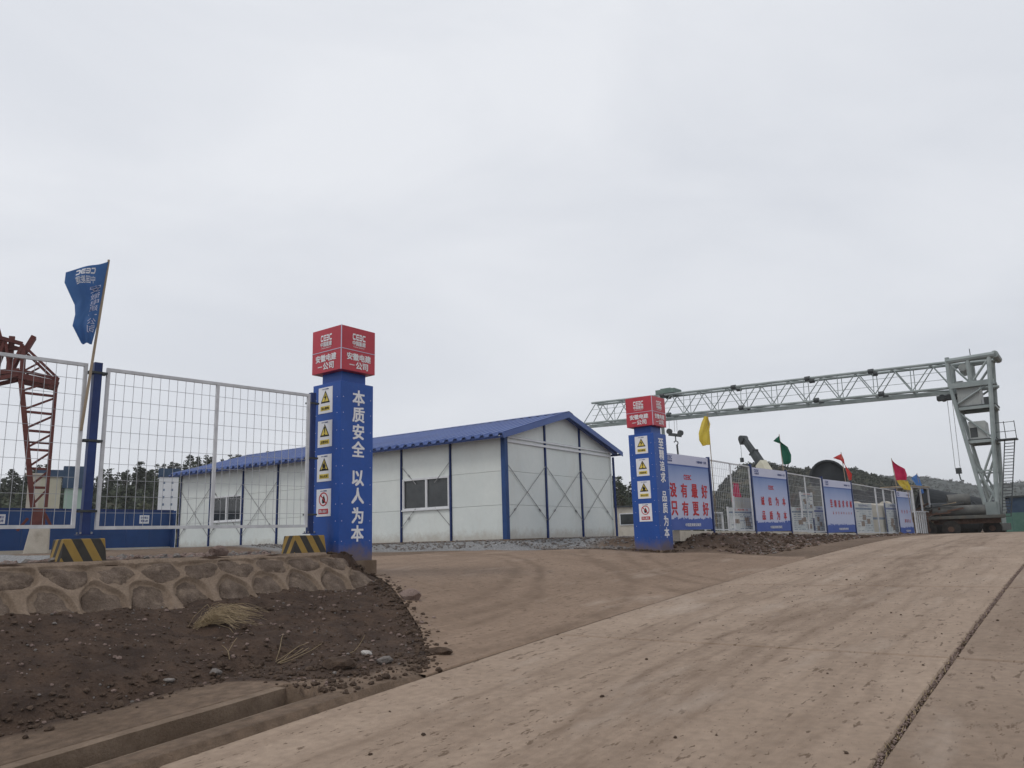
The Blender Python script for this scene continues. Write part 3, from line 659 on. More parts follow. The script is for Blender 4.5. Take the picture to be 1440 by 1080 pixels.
def safety_sign(parent, cx, cz, y, kind, word, nm):
    w, h = .375, .465; f = MB().box(cx - w / 2, cx + w / 2, y - .008, y, cz - h / 2, cz + h / 2).build(nm, 'print', parent)
    ky = MB(); yy = MB(); ys_ = y - .008
    head = MB(); put(head, 'CЄЭC 中国能建', (cx, ys_, cz + h * .43), (1, 0, 0), (0, 0, 1), .022, width=.17, off=.002); head.build('sign_heading', 'inkblue', f)
    if kind != 'ban':
        warning_triangle(yy, ky, cx, cz + .045, .25, ys_, kind)
        yy.box(cx - .125, cx + .125, ys_ - .003, ys_, cz - .185, cz - .105)
        put(ky, word, (cx, ys_ - .003, cz - .145), (1, 0, 0), (0, 0, 1), .05, width=.2, off=.002)
        ky.build('sign_symbol', 'black', f); yy.build('sign_field', 'yellow', f)
    else:
        rd = MB(); n = 28
        for r0, r1 in ((.098, .118),):
            vs = [(cx + r * math.cos(6.28318 * k / n), ys_ - .004, cz + .06 + r * math.sin(6.28318 * k / n)) for r in (r0, r1) for k in range(n)]
            rd.add(vs, [(k, (k + 1) % n, n + (k + 1) % n, n + k) for k in range(n)])
        rd.add([(cx - .085, ys_ - .005, cz + .13), (cx - .07, ys_ - .005, cz + .145), (cx + .085, ys_ - .005, cz - .01), (cx + .07, ys_ - .005, cz - .025)], [(0, 1, 2, 3)][0:1])
        rd.box(cx - .125, cx + .125, ys_ - .003, ys_, cz - .19, cz - .105); rd.build('sign_symbol', 'redprint', f)
        ky.add([(cx - .03, ys_ - .003, cz - .01), (cx + .03, ys_ - .003, cz - .01), (cx + .05, ys_ - .003, cz + .04), (cx + .01, ys_ - .003, cz + .13), (cx - .04, ys_ - .003, cz + .05)], [(0, 1, 2, 3, 4)])
        ky.build('sign_picture', 'black', f)
        tx = MB(); put(tx, word, (cx, ys_ - .003, cz - .147), (1, 0, 0), (0, 0, 1), .05, width=.2, off=.002); tx.build('sign_lettering', 'print', f)
    return f
def cap_face(mb, o, right, w):
    o = Vector(o); up = Vector((0, 0, 1)); r = Vector(right)
    put(mb, 'CЄЭC', o + up * .63, r, up, .115, width=.30, bold=.05)
    put(mb, '中国能建', o + up * .515, r, up, .085, width=.30, bold=.03)
    put(mb, 'CHINA ENERGY', o + up * .445, r, up, .022, width=.27, bold=.01)
    put(mb, '安徽电建', o + up * .26, r, up, .125, width=.55, bold=.035)
    put(mb, '一', o + up * .11 - r * .16, r, up, .12, bold=.035)
    put(mb, '公司', o + up * .11 + r * .07, r, up, .125, width=.28, bold=.035)
def pillar(label, x, y, z, base_h, slogan, rz=0, sx=-.37):
    t = thing('gate_pillar', label, 'gate pillar', (x, y, z), rz, 'gate pillars at the site entrance')    # local origin: front right corner
    W, H = .75, 3.08
    MB().box(-W - .06, .06, -.06, W + .06, -base_h, 0).build('base', 'conc', t, bevel=.015)
    MB().box(-W, 0, 0, W, 0, H).build('shaft', 'blue', t, bevel=.006)
    MB().box(-W + .13, -.1, .1, W - .1, H, H + .2).build('neck', 'blue', t)
    c = MB(); c.box(-W - .01, .03, -.03, W + .01, H + .2, H + 1.0).build('cap', 'red', t, bevel=.004)
    ln = MB(); z0 = H + .2
    ln.box(-W - .012, .032, -.036, -.03, z0 + .375, z0 + .385).box(.03, .036, -.032, W + .012, z0 + .375, z0 + .385)
    ln.box(.024, .036, -.036, -.024, z0, z0 + .8); ln.build('cap_seam', 'lav', t)
    tx = MB(); cap_face(tx, (-W / 2, -.03, z0), (1, 0, 0), W); cap_face(tx, (.03, W / 2, z0), (0, 1, 0), W); tx.build('cap_lettering', 'print', t)
    zs = [-.265, -.565, -.87, -1.175, -1.68, -1.985, -2.32, -2.625]
    for ch, dz in zip(slogan, zs):
        sl = MB(); put(sl, ch, (0, W * .54, H + dz), (0, 1, 0), (0, 0, 1), .265, bold=.03); sl.build('slogan_character', 'print', t)
    rv = MB(); rr_ = random.Random(int(x * 10))
    for k in range(9):
        zz = .35 + .31 * k + rr_.uniform(-.03, .03)
        for a_ in (-.09, -.66): rv.tube((a_, -.003, zz), (a_, .002, zz), .008, 6)
        for b_ in (.06, .69): rv.tube((-.002, b_, zz), (.003, b_, zz), .008, 6)
    rv.build('rivets', 'lav', t)['kind'] = 'stuff'
    for k, (kd, wd) in enumerate((('bolt', '当心触电'), ('mark', '注意安全'), ('fire', '当心火灾'), ('ban', '禁止烟火'))):
        tag(safety_sign(t, sx, H - .3 - .597 * k, 0, kd, wd, 'safety_sign'), ['white sign with lightning bolt triangle', 'white sign with exclamation mark triangle', 'white sign with flame triangle', 'white sign with red prohibition ring'][k])
    return t
PL_ = pillar('tall blue gate pillar with red cap at the end of the stone wall', -10.26, 8.67, 1.33, .34, '本质安全以人为本', sx=-.40)
PR_ = pillar('blue gate pillar with red cap in front of the first blue banner board', -8.86, 17.66, 1.23, .2, '至精追求品质为本'); PR_.scale = (.955, .955, .955)

# ------------------------------------------------------------------ mesh fence on the wall
def mesh_panel(label, p0, p1, zb, h, nx, nz, group, mids=(.5,), mat='fence', wmat='wire', fr=.045, wr=.0027):
    p0 = Vector(p0); p1 = Vector(p1); d = p1 - p0; Lg = math.hypot(d.x, d.y); dz = d.z
    t = thing('mesh_fence_panel', label, 'fence panel', (p0.x, p0.y, zb + p0.z), math.atan2(d.y, d.x), group)
    f = MB(); sl = dz / Lg
    f.bar((0, 0, fr / 2), (Lg, 0, dz + fr / 2), fr); f.bar((0, 0, h - fr / 2), (Lg, 0, dz + h - fr / 2), fr)
    f.bar((fr / 2, 0, fr), (fr / 2, 0, h - fr), fr * .98); f.bar((Lg - fr / 2, 0, dz + fr), (Lg - fr / 2, 0, dz + h - fr), fr * .98)
    for m in mids: f.bar((Lg * m, .003, dz * m + fr), (Lg * m, .003, dz * m + h - fr), fr)
    f.build('frame', mat, t)
    w = MB()
    for k in range(1, nx):
        x = Lg * k / nx; w.bar((x, -.004, sl * x + fr), (x, -.004, sl * x + h - fr), wr * 2)
    for k in range(1, nz):
        z = h * k / nz; w.bar((fr, .004, z + sl * fr), (Lg - fr, .004, z + dz), wr * 2)
    w.build('wire_mesh', wmat, t); return t
FG = 'white wire mesh fence panels on the stone wall'
mesh_panel('white wire mesh fence panel between the flag post and the left gate pillar', (-10.9, 4.99, 0), (-10.53, 8.22, 0), 1.9, 2.24, 26, 10, FG)
mesh_panel('white wire mesh fence panel left of the flag post', (-11.27, 1.43, 0), (-10.9, 4.73, 0), 1.92, 2.24, 26, 10, FG)
def fence_post(label, x, y, z0, z1, w=.1, mat='blue_post', group=None, clamps=True, ang=83.5):
    t = thing('fence_post', label, 'fence post', (x, y, z0), R(ang), group)
    MB().box(-w / 2, w / 2, -w / 2, w / 2, 0, z1 - z0).build('post', mat, t)
    MB().box(-w * .9, w * .9, -w * .9, w * .9, -.002, .012).build('base_plate', mat, t)
    for sx in (-1, 1):
        for sy in (-1, 1): MB().tube((sx * w * .65, sy * w * .65, .01), (sx * w * .65, sy * w * .65, .04), .012, 6).build('anchor_bolt', 'rod', t)
    if clamps:
        for zz in (.3, 1.25, 2.2):
            c = MB().box(-w * 1.15, w * 1.15, -w * .62, w * .62, zz, zz + .03); c.build('clamp', 'steeldark', t)
    return t
fence_post('blue square post carrying the blue flag between two mesh panels', -10.9, 4.86, 1.83, 4.19, .105)
fence_post('dark blue post fixed against the left gate pillar', -10.66, 8.38, 1.8, 4.2, .09)
def block(label, x, y, rz, lx, ly, h):
    b = MB(); i = .03; b.add([(-lx / 2, -ly / 2, 0), (lx / 2, -ly / 2, 0), (lx / 2, ly / 2, 0), (-lx / 2, ly / 2, 0), (-lx / 2 + i, -ly / 2 + i, h), (lx / 2 - i, -ly / 2 + i, h), (lx / 2 - i, ly / 2 - i, h), (-lx / 2 + i, ly / 2 - i, h)],
                  [(0, 3, 2, 1), (4, 5, 6, 7), (0, 1, 5, 4), (1, 2, 6, 5), (2, 3, 7, 6), (3, 0, 4, 7)])
    o = b.build('concrete_block', 'stripes', None, bevel=.012); o.location = (x, y, 1.44); o.rotation_euler = (0, 0, rz)
    return tag(o, label, 'concrete block', 'striped concrete fence footings')
block('black and yellow striped concrete block under the flag post', -10.89, 4.8, R(83), .56, .5, .34)
block('black and yellow striped concrete block beside the left gate pillar', -10.56, 8.2, R(83), .60, .42, .33)

# ------------------------------------------------------------------ flags
def flag(label, loc, az, rows, pole, mat, group=None, wave=.05, prints=None, pr_=.014, waves=2.2):
    """rows: (z, x_free, x_pole) outline of the hanging cloth in metres, in the flag's own upright plane"""
    t = thing('flag', label, 'flag', loc, az, group)
    MB().tube(pole[0], pole[1], pr_, 7, pr_ * .8).build('pole', 'wood', t)
    z_ = np.array([r[0] for r in rows]); a_ = np.array([r[1] for r in rows]); b_ = np.array([r[2] for r in rows])
    ns, nt_ = 36, 22; s = np.linspace(0, 1, ns); tt = np.linspace(0, 1, nt_)
    k = np.linspace(0, 1, len(rows))
    zz = np.interp(s, k, z_); xa = np.interp(s, k, a_); xb = np.interp(s, k, b_)
    zf = np.array([r[3] if len(r) > 3 else r[0] for r in rows]); zf = np.interp(s, k, zf)
    Sg, Tg = np.meshgrid(s, tt, indexing='ij')
    X = xb[:, None] * (1 - Tg) + xa[:, None] * Tg; Z = zz[:, None] * (1 - Tg) + zf[:, None] * Tg
    Y = wave * (np.sin(Tg * 6.28 * waves * .5 + Sg * 2.6) * Tg ** .6 + .55 * np.sin(Tg * 9 - Sg * 7 + 1)) * np.minimum(1, Tg * 3 + .1) - .02
    m = grid_mesh('cloth', X, Y, Z, mat); c = link('cloth', m, t)
    if prints:
        for txt, s0, s1, t0, t1, pm, vert in prints:
            mb = MB()
            def at(sv, tv):
                i = np.clip(sv * (ns - 1), 0, ns - 1.001); j = np.clip(tv * (nt_ - 1), 0, nt_ - 1.001); i0, j0 = int(i), int(j); fi, fj = i - i0, j - j0
                g = lambda G: (G[i0, j0] * (1 - fi) + G[i0 + 1, j0] * fi) * (1 - fj) + (G[i0, j0 + 1] * (1 - fi) + G[i0 + 1, j0 + 1] * fi) * fj
                return (g(X), g(Y) - .006, g(Z))
            items = list(txt) if vert else [txt]
            for q, ch in enumerate(items):
                v, f, sz = glyphs(ch); a = s0 + (s1 - s0) * q / len(items); b = s0 + (s1 - s0) * (q + .88) / len(items)
                mx_ = max(sz[0], .3) if vert else sz[0]; my_ = max(sz[1], .6)
                # seen from behind: the print shows mirrored
                pts = [at(a + (b - a) * (.5 - p[1] / my_), t0 + (t1 - t0) * (.5 + p[0] / mx_)) for p in v]
                mb.add(pts, f)
            mb.build('lettering', pm, c)
    return t
k_ = .0097
def px(x, y): return ((x - 136) * k_ * .94, (485 - y) * k_ * 1.12)
rows = []
for (xp, yp), (xf, yf) in zip([(151, 372), (148.5, 392), (146, 415), (144, 436), (142.5, 458), (137.5, 485)], [(95, 393), (94, 405), (110, 433), (112, 447), (110, 463), (123, 484)]):
    rows.append((px(xp, yp)[1], px(xf, yf)[0], px(xp, yp)[0], px(xf, yf)[1]))
flag('blue company flag with mirrored white lettering on the pole at the fence post', (-10.84, 4.72, 4.42), R(65), rows, ((-.03, 0, -1.2), (.14, 0, 1.26)), 'flagblue', wave=.06,
     prints=[('CЄЭC', .045, .15, .28, .74, 'print', False), ('中国能建', .17, .27, .26, .74, 'print', False), ('安徽电建一公司', .29, .90, .08, .42, 'lav', True)], pr_=.02)
tag(bpy.data.objects['flag'].children[0])

# ------------------------------------------------------------------ prefabricated site building
bl = thing('prefab_building', 'long white prefabricated site building with blue steel roof', 'building', (-13.7, 17.7, 1.62), R(2.7))
BLn, BW, BH, SLP = 16.1, 6.65, 3.0, .92
nb_, ng_ = 8, 3; bw = BLn / nb_; gw = BW / ng_
MB().box(-BLn - .12, .12, -.12, BW + .12, -.35, 0).build('plinth', 'conc', bl)
rowz = [0.0, .98, 1.96, BH]
for i in range(nb_):
    x1, x0 = -i * bw - .04, -(i + 1) * bw + .04
    for k in range(3):
        if i in (1, 6) and k == 1: continue
        MB().box(x0, x1, 0, .07, rowz[k] + .004, rowz[k + 1] - .004).build('wall_panel', 'wall', bl)
for i in range(ng_):
    y0, y1 = i * gw + .04, (i + 1) * gw - .04
    for k in range(3): MB().box(-.07, 0, y0, y1, rowz[k] + .004, rowz[k + 1] - .004).build('wall_panel', 'wall', bl)
    def rz_(y): return BH + .03 + SLP * (1 - abs(y - BW / 2) / (BW / 2))
    pts = [(y0, BH + .004), (y1, BH + .004), (y1, rz_(y1))] + ([(BW / 2, rz_(BW / 2))] if i == 1 else []) + [(y0, rz_(y0))]
    MB().prismx(pts, -.07, 0).build('gable_panel', 'wall', bl)
MB().box(-BLn, -.07, BW - .07, BW, 0, BH).build('rear_wall', 'wall', bl); MB().box(-BLn, -BLn + .07, 0, BW, 0, BH).build('end_wall', 'wall', bl)
for i in range(nb_ + 1):
    x = -i * bw; w = .12 if i == 0 else .045
    MB().box(x - w + (.03 if i == 0 else w / 2), x + (.03 if i == 0 else w / 2), -.05, .02, 0, BH + .02).build('column', 'blue_post' if i else 'blue_dark', bl)
MB().box(-.03, .055, -.052, .11, 0, BH + .02).build('corner_column', 'blue_dark', bl)
for i in range(1, ng_ + 1):
    y = min(i * gw, BW - .03); MB().box(-.02, .05, y - .03, y + .03, 0, float(rz_(y)) - .02 if i < ng_ else BH).build('column', 'blue_post' if i < ng_ else 'wall', bl)
gb = MB().box(.0, .062, .11, BW, BH - .07, BH - .015).box(0, .055, .11, BW, BH - .2, BH - .13); gb.build('gable_beam', 'alu', bl)
def brace_x(i, z0, z1, gable=False, gap=None):
    for s in (0, 1):
        m = MB()
        if gable: a = (.03, i * gw + .04, z0 if s else z1); b = (.03, (i + 1) * gw - .04, z1 if s else z0)
        else: a = (-(i + 1) * bw + .03, -.025, z0 if s else z1); b = (-i * bw - .03, -.025, z1 if s else z0)
        A_, B_ = Vector(a), Vector(b)
        off = Vector((.012 * s, 0, 0)) if gable else Vector((0, -.012 * s, 0))
        if gap:
            m.bar(A_.lerp(B_, gap[1]) + off, B_ + off, .014); m.build('brace_rod', 'rod', bl); m = MB(); m.bar(A_ + off, A_.lerp(B_, gap[0]) + off, .014)
        else: m.bar(A_ + off, B_ + off, .014)
        c = A_.lerp(B_, (.82 if s == 0 else .18) if not gap else .15) + off; dd = (B_ - A_).normalized() * .05; m.bar(c - dd, c + dd, .035)
        m.build('brace_rod', 'rod', bl)
for i in range(3): brace_x(i, .55, 2.2, True)
for i in (5, 7): brace_x(i, .45, 2.3)
for i in (1, 6): brace_x(i, .45, 2.35, gap=(.3, .7))
for i in (1, 6):
    x0, x1 = -(i + 1) * bw + .05, -i * bw - .05; z0, z1 = .98, 1.96
    fr = MB(); t_ = .06; xm = (x0 + x1) / 2 + .03
    fr.box(x0, x1, -.03, .07, z0, z0 + t_).box(x0, x1, -.03, .07, z1 - t_, z1).box(x0, x0 + t_, -.028, .07, z0 + t_, z1 - t_).box(x1 - t_, x1, -.028, .07, z0 + t_, z1 - t_).box(xm - .035, xm + .035, -.026, .07, z0 + t_, z1 - t_)
    fo = fr.build('window', 'alu', bl)
    for a, b in ((x0 + t_, xm - .035), (xm + .035, x1 - t_)): MB().box(a, b, .03, .04, z0 + t_, z1 - t_).build('pane', 'glass', fo)
    MB().box(x0 - .02, x1 + .02, -.06, -.03, z0 - .03, z0 + .005).build('sill', 'alu', fo)
# roof: two pitches of trapezoid sheet, sheets lapped every metre
def roof_sheet(x0, x1, side):
    ye, zr = -.42, BH + .07 - .42 * SLP / (BW / 2)
    xs = []; hs = []
    x = x0
    while x < x1 - .01:
        for dx, hh in ((0, 0), (.15, 0), (.19, .075), (.29, .075), (.333, 0)): xs.append(min(x + dx, x1)); hs.append(hh)
        x += .3334
    ridge = (BW / 2, BH + .07 + SLP)
    V = []; F = []; n = len(xs)
    for (y, z) in ((ye, zr), ridge):
        yy = y if side == 0 else BW - y
        for a, hh in zip(xs, hs): V.append((a, yy, z + hh))
    for (y, z) in ((ye, zr - .035), (ridge[0], ridge[1] - .035)):
        yy = y if side == 0 else BW - y
        for a, hh in zip(xs, hs): V.append((a, yy, z + hh))
    for k in range(n - 1): F += [(k, k + 1, n + k + 1, n + k), (2 * n + k + 1, 2 * n + k, 3 * n + k, 3 * n + k + 1), (k, 2 * n + k, 2 * n + k + 1, k + 1)]
    mb = MB(); mb.add(V, F); mb.build('roof_sheet', 'roofblue', bl)
e = -BLn - .3
while e < .3 - .01:
    for sd_ in (0, 1): roof_sheet(e, min(e + 1.0, .3), sd_)
    e += 1.0
rc = MB().prism([(e_, z) for e_, z in ()] or [(-BLn - .32, 0), (.32, 0), (.32, .01), (-BLn - .32, .01)], 0, .01)
ri = MB()
for s in (-1, 1): ri.add([(-BLn - .32, BW / 2, BH + SLP + .15), (.32, BW / 2, BH + SLP + .15), (.32, BW / 2 + s * .28, BH + SLP + .075), (-BLn - .32, BW / 2 + s * .28, BH + SLP + .075)], [(0, 1, 2, 3)])
ri.build('ridge_cap', 'roofblue', bl)
for sd_ in (0, 1):
    f = MB(); y0, z0 = (-.44, BH + .065 - .44 * SLP / (BW / 2)); y1, z1 = BW / 2, BH + .065 + SLP
    if sd_: y0, y1 = BW + .44, BW / 2
    q = [(y0, z0 - .1), (y1, z1 - .13), (y1, z1 + .06), (y0, z0 + .06)]
    if sd_: q = q[::-1]
    f.prismx(q, .3, .325); f.build('verge_trim', 'roofblue', bl)
    f = MB(); yy = -.40 if sd_ == 0 else BW + .38; f.box(-BLn - .28, .3, yy, yy + .02, BH - .13, BH - .055); f.build('eave_purlin', 'blue_post', bl)
for i in range(nb_ + 1):
    x = -i * bw - (.0 if i else -.12); MB().bar((x, -.40, BH - .08), (x, .02, BH - .02), .05).build('eave_bracket', 'alu', bl)
sf = MB().box(-BLn, .29, -.38, .07, BH - .012, BH - .004); 
dn = MB().tube((.09, BW + .08, -.2), (.09, BW + .08, BH - .2), .045, 8); dn.build('downpipe', 'blue_post', bl)
wk = MB().box(-6, 2.2, 0, 3.2, -.3, 0); o = wk.build('paved_walkway', 'cream', None); o.location = (-14.2, 25.3, 1.56); o.rotation_euler = (0, 0, R(2.7)); o['kind'] = 'structure'

# ------------------------------------------------------------------ blue hoarding, left yard
hd = thing('blue_hoarding', 'low blue sheet hoarding running behind the mesh fence to the building', 'hoarding', (-33.0, 18.4, 1.70), R(-90))
xx = 0; k = 0
while xx < 19:
    MB().box(xx + .006, xx + .994, -.03, 0, .04, 1.6).build('sheet', 'blue_dark', hd); xx += 1.0; k += 1
MB().box(-.05, 19, -.05, -.03, 1.56, 1.64).build('top_rail', 'blue_post', hd); MB().box(-.05, 19, -.06, .02, -.25, .05).build('footing', 'cream', hd)
for q in (1.05, 6.6):
    p = MB().box(q, q + .42, -.04, -.032, 1.05, 1.4).build('poster', 'print', hd)
    tx = MB(); put(tx, '注意安全', (q + .21, -.04, 1.3), (1, 0, 0), (0, 0, 1), .1, width=.34); put(tx, '禁止攀爬', (q + .21, -.04, 1.16), (1, 0, 0), (0, 0, 1), .1, width=.3); tx.build('poster_lettering', 'inkblue', p)
MB().box(-.03, .04, -.3, 3, 0, 1.6).build('end_sheet', 'blue_dark', hd)
hd.rotation_euler = (0, 0, R(-90)); hd.scale = (1, -1, 1)
for ch in hd.children_recursive: pass

# red lattice crane on the left and its pedestal
ped = MB(); ped.add([(-.40, -.4, 0), (.36, -.4, 0), (.36, .4, 0), (-.40, .4, 0), (-.26, -.34, .92), (.34, -.34, .92), (.34, .34, .92), (-.26, .34, .92)], [(0, 3, 2, 1), (4, 5, 6, 7), (0, 1, 5, 4), (1, 2, 6, 5), (2, 3, 7, 6), (3, 0, 4, 7)])
o = ped.build('crane_pedestal', 'cream', None, bevel=.03); o.location = (-30.7, 12.1, 1.6); o.rotation_euler = (0, 0, R(65)); tag(o, 'white tapered concrete pedestal under the red crane leg', 'pedestal')
rcx = thing('lattice_crane', 'dark red lattice gantry crane standing behind the left fence', 'crane', (-30.75, 12.05, 2.5), R(68))
def lat(mb, p0, p1, q0, q1, n, w, wd=None, cross=False):
    p0, p1, q0, q1 = map(Vector, (p0, p1, q0, q1)); mb.bar(p0, p1, w); mb.bar(q0, q1, w)
    for k in range(n + 1):
        a, b = p0.lerp(p1, k / n), q0.lerp(q1, k / n)
        if 0 < k < n: mb.bar(a, b, wd or w * .6)
        if k < n:
            c = q0.lerp(q1, (k + 1) / n); d = p0.lerp(p1, (k + 1) / n)
            mb.bar(a, c, wd or w * .6) if (k % 2 or True) else mb.bar(b, d, wd or w * .6)
def cp(x, y, d=0): z = (742 - y) * .0258; return ((x - 55 - .093 * (742 - y)) * .0236, d, z)
lg = MB()
for yy in (-.45, .45):
    lo_l, hi_l, lo_r, hi_r = cp(50, 712, yy * .5), cp(35, 527, yy), cp(67, 712, yy * .5), cp(83, 530, yy)
    lg.bar(lo_l, hi_l, .17); lg.bar(lo_r, hi_r, .13)
    a0, a1, b0, b1 = map(Vector, (lo_l, hi_l, lo_r, hi_r))
    if yy < 0:
        for k in range(1, 7): lg.bar(a0.lerp(a1, k / 7), b0.lerp(b1, k / 7), .085)
        for k in range(7): lg.bar(a0.lerp(a1, (k + .1) / 7), b0.lerp(b1, (k + .9) / 7), .07)
    else:
        lg.bar(a0.lerp(a1, .5), b0.lerp(b1, .5), .06)
lg.add([cp(50, 715, -.22), cp(67, 715, -.22), cp(67, 715, .22), cp(50, 715, .22), cp(45, 742, -.3), cp(66, 742, -.3), cp(66, 742, .3), cp(45, 742, .3)], [(0, 3, 2, 1), (4, 5, 6, 7), (0, 1, 5, 4), (1, 2, 6, 5), (2, 3, 7, 6), (3, 0, 4, 7)][::1])
lg.bar(cp(44, 728, -.3), cp(30, 745, -.3), .09); lg.bar(cp(66, 722, -.3), cp(74, 740, -.3), .09)
lg.build('leg', 'redsteel', rcx)
hdm = MB()
for yy in (-.45, .45):
    hdm.bar(cp(32, 530, yy), cp(85, 538, yy), .21); hdm.bar(cp(34, 522, yy), cp(87, 531, yy), .1)
    hdm.bar(cp(44, 490, yy), cp(86, 531, yy), .085); hdm.bar(cp(40, 522, yy), cp(60, 509, yy), .06)
    hdm.bar(cp(37, 526, yy), cp(39, 486, yy), .15)
    hdm.bar(cp(40, 492, yy * .3), cp(53, 468, yy * .3), .17)
hdm.bar(cp(40, 488, -.5), cp(40, 488, .5), .12); hdm.bar(cp(73, 545, -.45), cp(84, 536, -.45), .16)
hdm.build('leg_head', 'redsteel', rcx)
gd = MB()
for yy in (-.5, .5):
    gd.bar(cp(38, 484, yy), cp(-120, 452, yy), .13); gd.bar(cp(34, 523, yy), cp(-120, 548, yy), .17); gd.bar(cp(34, 528, yy), cp(-120, 575, yy), .14)
    top = [Vector(cp(38, 484, yy)).lerp(Vector(cp(-120, 452, yy)), k / 7) for k in range(8)]; bot = [Vector(cp(34, 523, yy)).lerp(Vector(cp(-120, 548, yy)), k / 7) for k in range(8)]
    for k in range(7): gd.bar(top[k], bot[k + 1].lerp(bot[k], .4), .1); gd.bar(bot[k + 1].lerp(bot[k], .4), top[k + 1], .1)
gd.bar(cp(24, 472, -.2), cp(20, 520, -.2), .19); gd.bar(cp(4, 460, -.2), cp(13, 496, -.2), .17); gd.bar(cp(13, 480, .2), cp(3, 505, .2), .17); gd.bar(cp(0, 494, -.3), cp(30, 490, -.3), .1)
gd.build('girder', 'redsteel', rcx)

# small buildings beyond the hoarding
def hut(name, label, loc, rz, sx, sy, h, wm, rm, cat='hut', group=None, win=True, rh=.35):
    t = thing(name, label, cat, loc, rz, group)
    MB().box(0, sx, 0, sy, 0, h).build('wall', wm, t); MB().box(-.12, sx + .12, -.12, sy + .12, h, h + rh).build('roof', rm, t)
    if win:
        w = MB().box(sx * .55, sx * .85, -.04, .0, h * .4, h * .8).build('window', 'alu', t); MB().box(sx * .57, sx * .83, -.05, -.04, h * .43, h * .77).build('pane', 'glass', w)
        d = MB().box(sx * .12, sx * .36, -.04, 0, .05, h * .8).build('door', 'glass', t); MB().box(sx * .32, sx * .34, -.08, -.04, h * .38, h * .46).build('handle', 'alu', d)
    return t
hut('silo_hut', 'cream tower hut with blue roof seen just left of the flag post', (-41.8, 16.3, 1.6), R(68), .95, 1.0, 3.75, 'creamwall', 'bluehut', win=False)
hut('silo_hut', 'pale green hut with blue roof hidden partly by the flag post', (-41.4, 17.35, 1.6), R(68), .9, 1.0, 3.2, 'palegreen', 'bluehut', win=False, rh=1.1)
hut('silo_hut', 'narrow white stack beside the red crane leg', (-40.5, 15.3, 1.6), R(68), .5, .6, 3.7, 'cream', 'cream', win=False, rh=.08)
t = thing('white_tower_panel', 'white perforated tower beside the far end of the building', 'tower', (-39.5, 21.2, 1.6), R(62))
MB().box(0, .95, 0, .8, 0, 3.8).build('wall', 'white', t); MB().box(-.05, 1.0, -.05, .85, 3.8, 4.25).build('roof', 'bluehut', t)
for k in range(9):
    for q in range(2): MB().box(.2 + q * .4, .3 + q * .4, -.012, 0, .4 + .38 * k, .52 + .38 * k).build('opening', 'inkgrey', t)

# white cabin between the building and the right pillar
cb = hut('site_cabin', 'small white container cabin between the building and the right gate pillar', (-21.0, 34.3, 1.55), R(24), 2.6, 2.4, 1.5, 'cream', 'steeldark', 'cabin', rh=.08)
cb.scale = (1, 1, 1)
